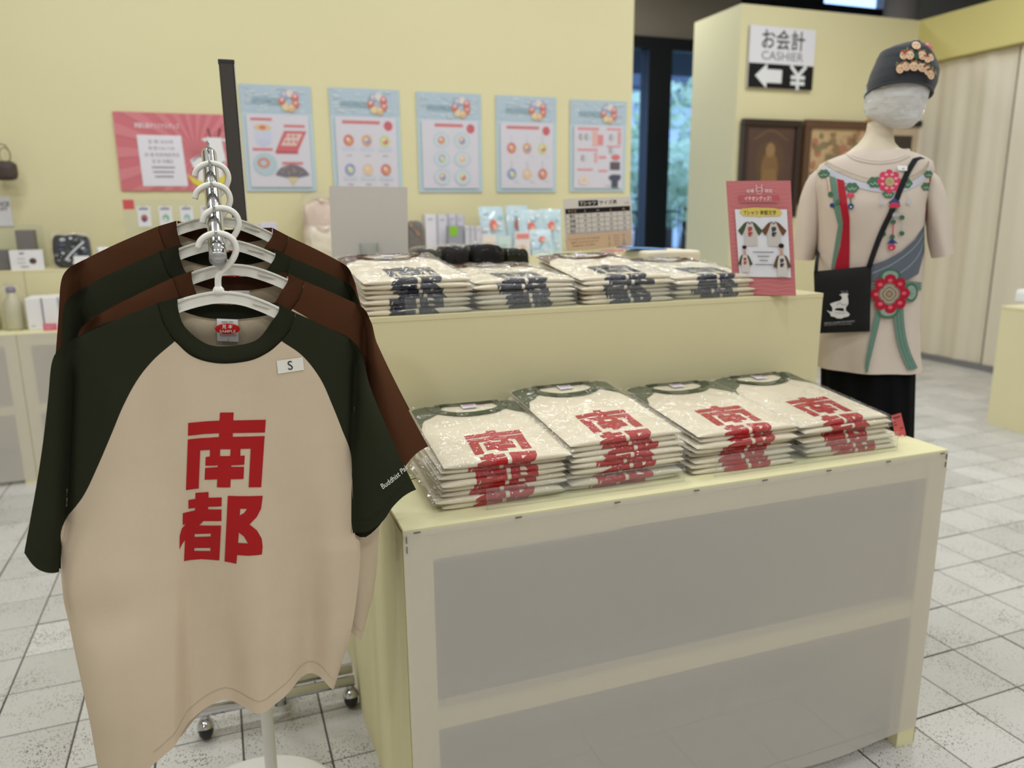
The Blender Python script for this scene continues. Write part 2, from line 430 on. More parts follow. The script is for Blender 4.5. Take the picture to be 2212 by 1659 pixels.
tag(box('baseboard_right', (5.555, -1.0, 0), (5.60, CASHY, 0.05), M((130, 128, 130), 0.6)), kind='structure')

# glazed far wall seen through the gap, and above the cashier wall
GY = 7.6
def gx(px, py=300): return float(ony(px, py, GY)[0])
def gz(px, py): return float(ony(px, py, GY)[2])
zt = gz(1420, 82)
tag(box('wall_far', (-3.6, GY, zt), (gx(1600, 20), GY + 0.2, 3.8), M((160, 146, 130), 0.7, var=0.15, vscale=2)), kind='structure')
tag(box('trim_2', (-3.6, GY - 0.05, zt - 0.12), (9.0, GY + 0.1, zt), DARKFRAME), kind='structure')
w1 = tag(box('window_1', (gx(1392), GY - 0.06, 0), (gx(1440), GY + 0.12, zt - 0.12), DARKFRAME), kind='structure')
for (a, b) in [(gx(1440) - 2.4, gx(1392)), (gx(1440), gx(1440) + 1.5)]:
    box('pane', (a, GY + 0.02, 0.08), (b, GY + 0.03, zt - 0.12), TINTED, w1)
    box('bottom_rail', (a, GY - 0.02, 0.0), (b, GY + 0.08, 0.1), DARKFRAME, w1)
box('mullion', (gx(1440) + 1.5, GY - 0.06, 0), (gx(1440) + 1.7, GY + 0.12, zt - 0.12), DARKFRAME, w1)
tag(box('wall_end', (gx(1440) + 1.7, GY, 0), (9.0, GY + 0.1, zt - 0.12), ROUGHW), kind='structure')
w2 = tag(box('window_2', (gx(1600, 20), GY - 0.02, zt), (gx(1640, 20), GY + 0.1, 3.8), DARKFRAME), kind='structure')
box('pane', (gx(1640, 20), GY + 0.02, zt), (gx(1905, 20), GY + 0.03, 3.8), TINTED, w2)
box('dark_cover', (gx(1640, 20), GY - 0.03, zt), (gx(1775, 20), GY + 0.01, 3.8), DARKFRAME, w2)  # dark panel added over the pane to keep this part from glaring
box('transom', (gx(1640, 20), GY - 0.02, gz(1880, 34)), (gx(1905, 20), GY + 0.06, gz(1880, 18)), DARKFRAME, w2)
tag(box('trim_3', (gx(1905, 20), GY - 0.02, zt), (9.0, GY + 0.1, 3.8), M((214, 210, 204), 0.7)), kind='structure')
tube('trim_4', [(6.35, 6.3, 0), (6.35, 6.3, 3.8)], 0.16, M((168, 160, 156), 0.6))['kind'] = 'structure'
for (a, b) in [((2040, 22), (2212, -60)), ((1995, 30), (2160, -40))]:
    p0, p1 = onz(*a, 3.79), onz(*b, 3.79)
    tag(tube('ceiling_seam', [p0, p1], 0.018, M((60, 54, 52), 0.7), seg=6), kind='structure')

# outdoors behind the glass
tag(box('ground_outside', (-12, 8.0, -0.1), (25, 40, 0.0), M((150, 155, 158), 0.9, var=0.1)), kind='structure')
tag(box('eave_outside', (-4, 8.3, 3.15), (12, 10.2, 3.35), M((40, 46, 60), 0.8)), 'dark eave projecting outside above the glazed wall', 'eave')
fa = thing('outdoor_building', 'pale building with a flat roof beyond the glazed wall', 'building', (8.0, 24, 0))
box('wall', (-9, 0, 0), (9, 3, 5.2), M((225, 232, 240), 0.8, var=0.05), fa)
box('roof', (-9.4, -0.8, 5.2), (9.4, 3.2, 5.6), M((90, 98, 112), 0.8), fa)
box('window', (-3.5, -0.05, 3.0), (3.5, 0.0, 4.2), M((110, 130, 160), 0.3), fa)
def tree(x, y, s, label):
    t = thing('outdoor_tree', label, 'tree', (x, y, 0), group='trees outside the window')
    tube('trunk', [(0, 0, 0), (0.05, 0, 0.8 * s), (0, 0.03, 1.6 * s)], [0.09 * s, 0.07 * s, 0.04 * s], M((80, 66, 54), 0.9), t, 8)
    rnd = random.Random(int(x * 10)); V, Fc = [], []
    for k in range(420):
        th, ph, rr = rnd.uniform(0, 2 * PI), math.acos(rnd.uniform(-1, 1)), rnd.uniform(0.4, 1) ** 0.5
        c = Vector((math.cos(th) * math.sin(ph) * rr * 0.9 * s, math.sin(th) * math.sin(ph) * rr * 0.9 * s, 1.6 * s + math.cos(ph) * rr * 0.85 * s))
        a = Vector((rnd.gauss(0, 1), rnd.gauss(0, 1), rnd.gauss(0, 1))).normalized() * 0.14 * s; b = a.orthogonal().normalized() * 0.07 * s
        q = len(V); V += [c - a, c + b, c + a, c - b]; Fc.append((q, q + 1, q + 2, q + 3))
    obj('crown', mesh('crown', V, Fc, M((190, 206, 170), 0.7, var=0.3, vscale=1.5)), t)
for (px, y, s, lb) in [(1374, 12.6, 1.1, 'small leafy tree outside behind the narrow glass strip'), (1475, 14.5, 1.1, 'leafy tree outside behind the wider glass pane'), (1440, 20.0, 2.0, 'taller tree outside hidden behind the dark window post')]:
    p = ony(px, 500, y); tree(float(p[0]), y, s, lb)
fn = thing('outdoor_fence', 'dark upright-bar fence outside the glazed wall', 'fence', (4.6, 11.5, 0))
for z in (0.25, 1.25): tube('rail', [(-2.2, 0, z), (2.6, 0, z)], 0.02, DARKFRAME, fn, 6)
for k in range(25): tube('bar', [(-2.2 + 0.2 * k, 0, 0), (-2.2 + 0.2 * k, 0, 1.35)], 0.011, DARKFRAME, fn, 6)

# ================================================================== DISPLAY FURNITURE
def wavy_sheet(name, x0, x1, y, z0f, z1, parent, n=60, nz=30, amp=0.003, seed=0):
    V = []
    for j in range(nz):
        for i in range(n):
            u = i / (n - 1); v = j / (nz - 1); x = x0 + (x1 - x0) * u; zb = z0f(u); z = z1 + (zb - z1) * v
            e = min(1, 6 * u, 6 * (1 - u)) * 0.4 + 0.6
            V.append((x, y - 0.0012 - amp * e * v ** 1.2 * (1 + math.sin(9 * u + seed) + 0.5 * math.sin(23 * u + 2 * seed)) , z))
    return obj(name, mesh(name, V, grid_faces(n, nz), SHEET, True), parent)
def display_table(label, x0, x1, y0, y1, h, hemf, group=None, seed=0, fine=True):
    t = thing('display_table', label, 'table', ((x0 + x1) / 2, y0, 0), group=group)
    cx = (x0 + x1) / 2; a, b = x0 - cx, x1 - cx; D = y1 - y0
    box('top_panel', (a, 0, h - 0.016), (b, D, h), YEL2, t, 0.0015)
    fw = 0.052
    for (p, q) in ((a, a + fw), (b - fw, b)):
        box('leg', (p, 0.0015, 0.0), (q, 0.030, h - 0.016), YEL2, t)
        box('leg', (p, D - 0.03, 0.0), (q, D - 0.004, h - 0.016), YEL2, t)
    box('top_rail', (a + fw - 0.003, 0.004, h - 0.062), (b - fw + 0.003, 0.030, h - 0.016), YEL2, t)
    box('middle_rail', (a + fw - 0.003, 0.004, 0.345), (b - fw + 0.003, 0.030, 0.388), YEL2, t)
    box('back_panel', (a + 0.003, D - 0.004, 0.02), (b - 0.003, D, h - 0.016), YEL2, t)
    wavy_sheet('front_sheet', a + 0.001, b - 0.001, 0.0, hemf, h - 0.004, t, 70 if fine else 30, 34 if fine else 14, seed=seed)
    # side cloths
    for s, xx in ((-1, a), (1, b)):
        V, n, nz = [], 48 if fine else 20, 20 if fine else 8
        for j in range(nz):
            for i in range(n):
                u, v = i / (n - 1), j / (nz - 1)
                off = 0.0008 + ((0.003 + 0.006 * v) if fine else 0.0001) * (0.5 + 0.5 * math.sin(u * 19 + seed + s)) * min(1, 10 * u) * min(1, 10 * (1 - u))
                V.append((xx + s * off, D * u, (h - 0.006) * (1 - v) + 0.0006 * v))
        obj('side_cloth', mesh('side_cloth', V, grid_faces(n, nz), YEL2, True), t)
    return t
TX0, TX1, TY0, TZ = 0.237, 1.467, 1.206, 0.746
isl = display_table('long cream-yellow display table with a thin white front sheet, carrying red-print shirts', TX0, TX1, TY0, 2.62, TZ,
                    lambda u: 0.05 - 0.022 * smooth01(u, 0.45, 1.0) + 0.018 * math.sin(7.5 * u) + 0.02 * smooth01(1 - u, 0.1, 0.6), seed=1.0)
stm = M((120, 112, 108), 0.35, metal=0.8)
STP = [(a, 'h') for a in (0.02, 0.17, 0.33, 0.47, 0.60, 0.73, 0.86, 0.985)]
for (u, kk) in STP:
    x = TX0 + (TX1 - TX0) * u - (TX0 + TX1) / 2
    box('staple', (x - 0.006, -0.0035, TZ - 0.0075), (x + 0.006, -0.0015, TZ - 0.0062), stm, isl)
for (x, z) in [(TX0 + 0.006, TZ - 0.018), (TX0 + 0.006, TZ - 0.036), (TX1 - 0.006, TZ - 0.016), (TX1 - 0.006, TZ - 0.034)]:
    x -= (TX0 + TX1) / 2
    box('staple', (x - 0.0006, -0.0035, z - 0.006), (x + 0.0006, -0.0015, z + 0.006), stm, isl)
RY0, RY1, RZ = 1.63, 2.30, 1.053
rb = thing('riser_box', 'pale yellow riser box along the island, carrying navy-print shirts', 'riser', (0.852, RY0, TZ))
box('body', (TX0 - 0.852 + 0.002, 0, 0.0), (TX1 - 0.852, RY1 - RY0, RZ - TZ - 0.012), YEL, rb)
box('top_panel', (TX0 - 0.852, -0.001, RZ - TZ - 0.012), (TX1 - 0.852 + 0.001, RY1 - RY0, RZ - TZ), YEL, rb, 0.001)

# long wall display behind
BH, BY = 0.735, 4.15
for k, xs in enumerate((-2.17, -0.97, 0.23, 1.43)):
    lb = ['white-fronted wall table at the open end under the hanging bag', 'white-fronted wall table below the pink poster', 'white-fronted wall table behind the hanging shirts under the blue posters', 'white-fronted wall table nearest the glazed gap'][k]
    display_table(lb, xs + 0.001, xs + 1.199, BY, 4.78, BH, lambda u: 0.02, 'tables along the poster wall', k, False)
    r = thing('wall_riser', lb.replace('white-fronted wall table', 'pale yellow riser on the wall table'), 'riser', (xs + 0.6, 4.47, BH), group='risers along the poster wall')
    box('body', (-0.599, 0, 0), (0.599, 0.30, 0.262), YEL, r); box('top_panel', (-0.599, -0.001, 0.262), (0.599, 0.30, 0.272), YEL, r, 0.001)
BRZ = BH + 0.272
# small table by the right wall
sx = float(onz(2131, 915, 0)[0]); sy = float(onz(2131, 915, 0)[1]); sh = float(onx(2160, 660, sx)[2])
st = thing('side_table', 'plain pale yellow box table by the cream side wall', 'table', (sx, sy, 0))
box('body', (0, -1.3, 0.0), (0.9, 0, sh - 0.015), YEL, st); box('top_panel', (-0.002, -1.302, sh - 0.015), (0.902, 0.002, sh), YEL, st, 0.001)
p = onz(2207, 655, sh)
bx_ = thing('white_packet', 'small white packet standing on the plain yellow side table', 'packet', (float(p[0]) + 0.04, float(p[1]), sh))
bm = bmesh.new(); bm_box(bm, (-0.04, -0.05, 0), (0.04, 0.05, 0.07), 0.012, 2); obj('body', bm_mesh('body', bm, M((235, 235, 232), 0.5)), bx_)
box('flap', (-0.036, -0.046, 0.066), (0.036, 0.046, 0.078), M((245, 245, 242), 0.5), bx_, 0.004)

# ================================================================== HANGING SHIRTS
HY = 1.16
def L2(px, py, o): p = ony(px, py, HY); return float(p[0] - o[0]), float(p[2] - o[2])
ORG = ony(472, 628, HY)
def PM(px, py, d=0.0):
    p = ony(px, py, HY); return (float(p[0] - ORG[0]), d, float(p[2] - ORG[2]))
_pyL = [640, 700, 760, 1130, 1180, 1270, 1350, 1470, 1560, 1680]; _xL = [300, 185, 152, 141, 133, 135, 150, 175, 195, 215]
_pyR = [640, 700, 760, 985, 1150, 1180, 1280, 1370, 1420, 1490, 1680]; _xR = [650, 735, 773, 761, 765, 778, 770, 757, 742, 720, 690]
def bodyd(px, py):
    l = np.interp(py, _pyL, _xL); r = np.interp(py, _pyR, _xR)
    t = (px - (l + r) / 2) / ((r - l) / 2)
    gl = 0.010 * math.exp(-((px - l - 4) / 11.0) ** 2) * smooth01(py, 765, 830) * (1 - smooth01(py, 1100, 1190))
    gr = 0.008 * math.exp(-((px - r + 3) / 9.0) ** 2) * smooth01(py, 750, 800) * (1 - smooth01(py, 960, 1060))
    return bodyd0(px, py, l, r, t) + gl + gr
def bodyd0(px, py, l, r, t):
    if t < -1:
        q = (l - px) / 95.0; return -0.024 * math.sin(PI * min(1, max(0, q)) ** 0.7)
    if t > 1:
        q = (px - r) / (20 + 110 * smooth01(py, 780, 1060)); return -0.024 * math.sin(PI * min(1, max(0, q)) ** 0.75)
    b = (0.016 + 0.018 * smooth01(py, 720, 1150)) * (1 - t * t) ** 0.5
    w = smooth01(py, 1000, 1520)
    f = cosinterp(px, [200, 290, 345, 378, 412, 490, 560, 610, 670, 722, 770], [-0.055, -0.048, -0.043, -0.036, -0.004, 0.012, -0.012, 0.0, 0.024, -0.006, 0.0])
    w2 = smooth01(py, 760, 1150) * (1 - 0.5 * smooth01(py, 1250, 1500))
    f2 = 0.0075 * math.sin((px - 60 - 0.10 * (py - 900)) / 38.0) * (1 - t * t)
    f3 = 0.0025 * math.sin((py + 0.35 * px) / 42.0) * math.exp(-((px - 230) / 90.0) ** 2 - ((py - 1290) / 80.0) ** 2)
    return -b + f * w * (1 - t ** 8) + f2 * w2 + f3 * 2
def backd(px, py):
    l = np.interp(py, _pyL, _xL); r = np.interp(py, _pyR, _xR); t = (px - (l + r) / 2) / ((r - l) / 2)
    if abs(t) > 1: return 0.022 * math.sin(PI * min(1, (abs(t) - 1) * 4) ** 0.7) + 0.003
    return 0.012 * (1 - t * t) ** 0.5 + 0.002 + 0.024 * smooth01(py, 690, 780) * (1 - smooth01(py, 1100, 1250))
def patch_mesh(name, grid, dfn, m, flip=False):
    nv, nu = grid.shape[:2]
    V = [PM(grid[j, i, 0], grid[j, i, 1], dfn(grid[j, i, 0], grid[j, i, 1])) for j in range(nv) for i in range(nu)]
    return mesh(name, V, grid_faces(nu, nv), m, True)
RAGL = [(379, 734), (335, 772), (300, 815), (270, 870), (245, 930), (215, 1000), (185, 1062), (139, 1128)]
RAGR = [(607, 734), (652, 766), (690, 815), (715, 870), (737, 925), (759, 985)]
COLO = [(379, 734), (418, 767), (473, 781), (536, 776), (578, 758), (607, 734)]
HEM = [(215, 1680), (262, 1655), (300, 1625), (340, 1582), (380, 1556), (420, 1522), (445, 1506), (485, 1494), (520, 1497), (560, 1505), (600, 1492), (625, 1476), (655, 1457), (690, 1457), (720, 1487)]
LSIDE = RAGL + [(133, 1180), (135, 1270), (150, 1350), (175, 1470), (195, 1560), (215, 1680)]
RSIDE = RAGR + [(761, 1060), (766, 1150), (778, 1180), (771, 1280), (757, 1370), (742, 1420), (720, 1487)]
SL_L_OUT = [(340, 653), (250, 690), (165, 730), (133, 750), (119, 780), (112, 850), (100, 950), (85, 1040), (70, 1115), (56, 1188)]
SL_R_OUT = [(638, 674), (700, 703), (752, 730), (768, 743), (779, 768), (802, 842), (840, 935), (870, 1000), (899, 1058)]
SM = {}
SM['body'] = patch_mesh('body', coons(COLO, HEM, LSIDE, RSIDE, 90, 120), bodyd, cloth((212, 193, 168)))
SM['sl'] = patch_mesh('sleeve', coons([(379, 734), (358, 704), (340, 653)], [(130, 1230), (106, 1221), (80, 1209), (56, 1188)], RAGL + [(134, 1180), (130, 1230)], SL_L_OUT, 34, 70), bodyd, cloth((62, 68, 50)))
SM['sr'] = patch_mesh('sleeve', coons([(607, 734), (629, 704), (638, 674)], [(757, 1152), (790, 1138), (822, 1113), (842, 1087), (868, 1068), (899, 1058)], RAGR + [(758, 1070), (757, 1152)], SL_R_OUT, 34, 70), bodyd, cloth((62, 68, 50)))
# back: body from the neck down, sleeves behind
BTOP = [(340, 668), (384, 656), (440, 664), (500, 668), (560, 664), (602, 664), (638, 690)]
BL = [(340, 668), (250, 708), (182, 748), (150, 800), (141, 1130), (133, 1180), (135, 1270), (150, 1350), (175, 1470), (200, 1560), (222, 1640)]
BR = [(638, 690), (700, 719), (744, 750), (770, 790), (761, 985), (766, 1150), (778, 1180), (771, 1280), (757, 1370), (742, 1420), (716, 1470)]
SM['bb'] = patch_mesh('back', coons(BTOP, [(222, 1640), (350, 1550), (470, 1475), (600, 1450), (716, 1470)], BL, BR, 60, 80), backd, cloth((214, 198, 172)))
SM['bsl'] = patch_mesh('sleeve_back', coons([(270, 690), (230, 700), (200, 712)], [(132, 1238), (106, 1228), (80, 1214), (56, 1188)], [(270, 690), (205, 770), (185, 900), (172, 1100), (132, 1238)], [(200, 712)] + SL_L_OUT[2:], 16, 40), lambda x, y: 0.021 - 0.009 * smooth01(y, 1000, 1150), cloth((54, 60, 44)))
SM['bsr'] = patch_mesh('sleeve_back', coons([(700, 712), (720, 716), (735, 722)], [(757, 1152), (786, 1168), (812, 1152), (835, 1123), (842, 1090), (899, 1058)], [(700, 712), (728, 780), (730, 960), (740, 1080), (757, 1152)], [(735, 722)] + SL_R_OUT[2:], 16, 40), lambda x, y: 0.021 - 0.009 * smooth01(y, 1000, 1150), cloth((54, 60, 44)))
# collar ring: rounded rib swept between outer and inner curve; back band behind
CO = cr_spline([(340, 653), (348, 680), (358, 704), (379, 734), (418, 767), (473, 781), (536, 776), (578, 758), (607, 734), (629, 704), (638, 674)], 72)
CI = cr_spline([(384, 640), (386, 668), (400, 704), (439, 737), (482, 746), (551, 734), (587, 692), (601, 672), (602, 655)], 72)
V, nw = [], 9
for i in range(72):
    for k in range(nw):
        t = k / (nw - 1); q = CO[i] * (1 - t) + CI[i] * t
        d = bodyd(CO[i][0], CO[i][1]) * (1 - 0.5 * t) - 0.0045 * math.sin(PI * min(1, t * 1.25) * 0.8) ** 0.6 + 0.02 * max(0, t - 0.85)
        if t == 0: d += 0.002
        V.append(PM(q[0], q[1], d))
SM['col'] = mesh('collar', V, grid_faces(nw, 72), cloth((58, 64, 47), 0.5), True)
gb = coons([(384, 640), (440, 655), (500, 660), (560, 656), (602, 655)], [(386, 672), (440, 688), (500, 692), (560, 686), (600, 676)], [(384, 640), (386, 672)], [(602, 655), (600, 676)], 30, 6)
SM['colb'] = patch_mesh('back_collar', gb, lambda x, y: backd(x, y) - 0.004, cloth((46, 52, 38), 0.5))
# print of two heavy characters, traced as straight-sided strokes
def CP(l): return [(340 + x / 4.367, 840 + y / 4.367) for (x, y) in l]
GLY_A = [[(592, 186), (718, 186), (714, 258), (588, 258)],
         [(297, 284), (400, 272), (500, 262), (588, 258), (714, 258), (1016, 260), (1008, 375), (710, 370), (584, 370), (450, 378), (295, 400)],
         [(584, 370), (710, 370), (710, 404), (582, 404)],
         [(294, 434), (409, 418), (409, 528), (395, 872), (278, 895)],
         [(409, 418), (582, 404), (710, 404), (885, 407), (876, 516), (780, 514), (690, 514), (594, 512), (500, 520), (409, 528)],
         [(885, 407), (1005, 408), (972, 868), (856, 860), (876, 516)],
         [(500, 520), (594, 512), (592, 574), (498, 580)], [(690, 514), (780, 514), (780, 576), (686, 574)],
         [(460, 586), (498, 580), (592, 574), (686, 574), (780, 576), (820, 576), (815, 657), (696, 657), (571, 657), (457, 664)],
         [(571, 657), (696, 657), (694, 671), (571, 672)],
         [(455, 684), (571, 672), (694, 671), (813, 676), (808, 782), (690, 780), (567, 780), (450, 790)],
         [(567, 780), (690, 780), (687, 852), (564, 852)]]
GLY_B = [[(366, 915), (487, 898), (487, 950), (365, 970)],
         [(301, 985), (365, 970), (487, 950), (608, 942), (606, 1022), (484, 1032), (362, 1052), (301, 1064)],
         [(362, 1052), (484, 1032), (482, 1056), (362, 1076)],
         [(249, 1108), (362, 1076), (482, 1056), (606, 1050), (604, 1155), (440, 1165), (400, 1210), (275, 1208), (249, 1210)],
         [(275, 1208), (240, 1245), (222, 1310), (222, 1430), (240, 1390), (270, 1350)],
         [(275, 1208), (358, 1210), (353, 1530), (262, 1543), (270, 1350)],
         [(358, 1210), (400, 1210), (602, 1197), (598, 1270), (508, 1276), (358, 1292)],
         [(357, 1320), (508, 1304), (504, 1410), (354, 1422)], [(508, 1276), (598, 1270), (585, 1523), (502, 1520)],
         [(353, 1449), (502, 1440), (502, 1520), (420, 1520), (353, 1530)],
         [[(664, 927), (986, 948), (970, 1060), (930, 1130), (862, 1192), (930, 1250), (975, 1330), (983, 1400), (977, 1470), (850, 1472), (748, 1466), (741, 1547), (634, 1530)],
          [(778, 1046), (842, 1050), (815, 1085), (773, 1107)], [(764, 1260), (810, 1295), (850, 1362), (757, 1355)]]]
def glyph(fn, col, which=('A', 'B')):
    a = Art(); lst = (GLY_A if 'A' in which else []) + (GLY_B if 'B' in which else [])
    a.polys(col, [[fn(l) for l in p] if isinstance(p[0][0], tuple) and isinstance(p[0], list) else fn(p) for p in lst])
    return a
RED, NAVY = (172, 22, 26), (24, 28, 48)
def shirt_map(px, py, off): return PM(px, py, bodyd(px, py) - 0.0006 - off)
def stitch_strip(pts, dfn, w=1.6):
    P = cr_spline(pts, 60); V = []
    for q in P: V += [PM(q[0], q[1] - w / 2, dfn(q[0], q[1]) - 0.0008), PM(q[0], q[1] + w / 2, dfn(q[0], q[1]) - 0.0008)]
    return mesh('hem_stitch', V, [(2 * i, 2 * i + 1, 2 * i + 3, 2 * i + 2) for i in range(59)], M((196, 177, 152), 0.9))
SM['hs'] = stitch_strip([(x, y - 26) for x, y in HEM[3:]], bodyd)
SM['hs2'] = stitch_strip([(x + 1, y - 26) for x, y in [(899, 1058), (868, 1068), (842, 1087), (822, 1113), (790, 1138), (759, 1152)]][::-1], bodyd)
SM['hs3'] = stitch_strip([(66, 1166), (85, 1182), (108, 1194), (131, 1203)], bodyd)
SM['hs2'].materials[0] = M((36, 42, 30), 0.9)

def make_shirt(label, sleeve, printcol, loc, rz, front=False, size='S'):
    t = thing('raglan_shirt', label, 'shirt', loc, rz, 'shirts hanging on the sloping rail')
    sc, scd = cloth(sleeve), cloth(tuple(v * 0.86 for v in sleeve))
    def part(name, key, m):
        me = SM[key]
        o = obj(name, me, t)
        o.material_slots[0].link = 'OBJECT'; o.material_slots[0].material = m if m else me.materials[0]
        return o
    part('body', 'body', None); part('back', 'bb', None)
    for k in ('sl', 'sr'): part('sleeve', k, sc)
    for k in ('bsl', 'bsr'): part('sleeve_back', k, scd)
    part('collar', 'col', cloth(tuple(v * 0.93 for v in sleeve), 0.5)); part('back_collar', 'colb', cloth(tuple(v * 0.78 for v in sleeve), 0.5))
    part('hem_stitch', 'hs', None)
    if front: part('hem_stitch', 'hs2', M(tuple(v * 0.6 for v in sleeve), 0.9)); part('hem_stitch', 'hs3', M(tuple(v * 0.6 for v in sleeve), 0.9))
    # neck label with red sample sticker
    lm = lambda px, py, off: PM(px, py, backd(px, py) - 0.004 - off)
    a = Art(); a.poly((238, 236, 236), [(468, 690), (514, 692), (516, 744), (469, 742)]); lab = a.build('neck_label', t, lm, 12)
    a = Art(); a.text((70, 70, 90), 'SINCE 1936', 491, 699, 5.0, ydown=True); a.text((70, 70, 90), 'S', 493, 741, 7, ydown=True)
    a.rect((190, 90, 90), 474, 727, 512, 728.4); a.rect((150, 120, 130), 476, 730, 511, 730.8)
    a.build('label_print', lab, lambda px, py, off: lm(px, py, off + 0.0006), 12)
    a = Art(); a.ell((214, 38, 32), 491.5, 713, 27.5, 12.2, 28); stk = a.build('sample_sticker', t, lambda px, py, off: lm(px, py, off + 0.0016), 10)
    a = Art(); a.text((250, 240, 236), '見 本', 491, 711.5, 10.5, ydown=True, bold=0.012); a.text((250, 240, 236), 'SAMPLE', 491.5, 721.5, 9.0, ydown=True, bold=0.01, width=35)
    a.build('sticker_print', stk, lambda px, py, off: lm(px, py, off + 0.0024), 10)
    g = glyph(CP, printcol); g.build('chest_print', t, shirt_map, 9)
    if front:
        a = Art(); a.poly((236, 232, 222), [(596, 775), (652, 768), (655, 795), (599, 803)]); s = a.build('size_sticker', t, lambda x, y, o: shirt_map(x, y, o + 0.0004), 9)
        a = Art(); a.text((40, 40, 40), size, 626, 794, 27, ydown=True, rot=-0.12); a.build('size_letter', s, lambda x, y, o: shirt_map(x, y, o + 0.0012), 9)
        a = Art(); a.text((232, 230, 224), 'Buddhist Pair', 820, 1046, 17, ydown=True, rot=-0.52, align='LEFT', width=72, bold=0.006); a.build('sleeve_lettering', t, shirt_map, 9)
    return t
GREEN, BROWN = (45, 47, 34), (84, 53, 35)
def pin_pos(i):
    px, py = [(466, 502), (462, 448), (457, 397), (453, 351), (449, 309)][i]
    return ony(px, py, HY + 0.0555 * i)
PIN0 = pin_pos(0)
OFFS = [pin_pos(i) - PIN0 for i in range(5)]
SHROT = [0.0, 0.02, 0.0, -0.02]
SHROLL = [0.0, -0.06, -0.05, -0.03]; SHSC = [1.0, 1.0, 1.03, 1.06]; SHDX = [0.0, 0.018, 0.004, 0.004]
SHL = ['cream raglan shirt with dark green sleeves and red print, frontmost on the rail', 'cream raglan shirt with brown sleeves, directly behind the frontmost green one',
       'raglan shirt with dark green sleeves, hanging between the two brown-sleeved shirts', 'raglan shirt with brown sleeves, last on the rail nearest the poster wall']
SHCOL = [(GREEN, RED), (BROWN, NAVY), (GREEN, RED), (BROWN, NAVY)]
for i in range(4):
    o = make_shirt(SHL[i], SHCOL[i][0], SHCOL[i][1], ORG + OFFS[i] + np.array([SHDX[i], 0, 0]), SHROT[i], i == 0)
    o.rotation_euler.y = SHROLL[i]; o.scale = (SHSC[i], 1.0, SHSC[i])

# ---- hangers
def ibeam(path, hgt, web, fl, m, name):
    P = [np.array(p) for p in path]; V, Fc = [], []
    prof = [(-fl, 0), (-fl, -web), (-web, -web), (-web, -hgt + web), (-fl, -hgt + web), (-fl, -hgt), (fl, -hgt), (fl, -hgt + web), (web, -hgt + web), (web, -web), (fl, -web), (fl, 0)]
    n = len(prof)
    for i, p in enumerate(P):
        t = P[min(i + 1, len(P) - 1)] - P[max(i - 1, 0)]; t /= np.linalg.norm(t); nr = np.array([-t[1], t[0]])
        k = 1.0 if 3 < i < len(P) - 4 else 0.75
        for (d, h) in prof: V.append((p[0] + nr[0] * h * k, d, p[1] + nr[1] * h * k))
    for i in range(len(P) - 1):
        for k in range(n): Fc.append((i * n + k, i * n + (k + 1) % n, (i + 1) * n + (k + 1) % n, (i + 1) * n + k))
    Fc.append(tuple(range(n))); Fc.append(tuple(reversed(range((len(P) - 1) * n, len(P) * n))))
    return mesh(name, V, Fc, m)
armpts = [PM(*q)[::2] for q in [(212, 735), (290, 690), (345, 664), (384, 648), (430, 635), (472, 629), (520, 633), (560, 645), (603, 664), (650, 690), (705, 728)]]
HME = ibeam(cr_spline(armpts, 44), 0.0165, 0.0022, 0.0058, WHITEPL, 'arm')
hookpx = [(472, 632), (471, 612), (472, 597), (479, 586), (493, 573), (505, 556), (510, 539), (505, 521), (491, 509), (470, 504), (448, 509), (433, 521), (428, 536)]
hp = cr_spline([PM(*q) for q in hookpx], 60)
V, Fc = tube_v(hp, [0.0052] * 4 + [0.0044] * 56, 12); HKM = mesh('hook', V, Fc, WHITEPL, True)
V, Fc = tube_v([(0, 0, -0.004), (0, 0, 0.002), (0, 0, 0.006)], [0.0085, 0.0075, 0.005], 14); COLLM = mesh('hook_collar', V, Fc, WHITEPL, True)
RIBM = []
for s in (-1, 1):
    a = PM(472 + s * 92, 652 + (6 if s > 0 else 0)); bm = bmesh.new(); bm_box(bm, (-0.012, -0.0065, -0.0015), (0.012, -0.0045, 0.0015), 0, 1, Matrix.Translation(a) @ Matrix.Rotation(-s * -0.35, 4, 'Y')); RIBM.append(bm_mesh('grip_notch', bm, M((214, 211, 200), 0.4)))
for i in range(4):
    h = thing('clothes_hanger', 'white plastic hanger holding the ' + ['frontmost green-sleeved shirt', 'front brown-sleeved shirt', 'middle green-sleeved shirt', 'rearmost brown-sleeved shirt'][i], 'hanger', ORG + OFFS[i], SHROT[i] * 0.9, 'white hangers on the sloping rail')
    h.rotation_euler.y = SHROLL[i]; h.location.x += SHDX[i] * 0.6
    obj('arm', HME, h); obj('hook', HKM, h); obj('hook_collar', COLLM, h)
    for r_ in RIBM: obj('grip_notch', r_, h)

# ---- white pedestal stand with sloping chrome rail
bc = (-0.045, 1.523)
gs = thing('garment_stand', 'white round-base stand with a sloping chrome rail of pins for shirts', 'garment stand', (bc[0], bc[1], 0))
lathe('base', [(0.187, 0.0), (0.187, 0.006), (0.180, 0.010), (0.05, 0.014), (0.02, 0.02)], M((238, 236, 232), 0.5, var=0.03), gs, 48)
plx = float(ony(581, 1600, bc[1])[0]) - bc[0]
rail_r = 0.0115
dirv = (pin_pos(4) - pin_pos(0)); dirv /= np.linalg.norm(dirv)
upv = np.array([0, 0, 1.0]) - dirv * dirv[2]; upv /= np.linalg.norm(upv)
rc = [pin_pos(i) - upv * (rail_r + 0.010) - np.array([bc[0], bc[1], 0]) for i in range(5)]
tip = rc[0] - dirv * 0.032; tail = rc[4] + dirv * 0.006
joint = np.array([plx, 0.0, 1.20])
tube('pole', [(plx, 0, 0.012), (plx, 0, 1.20)], 0.0125, M((232, 229, 222), 0.45), gs, 20)
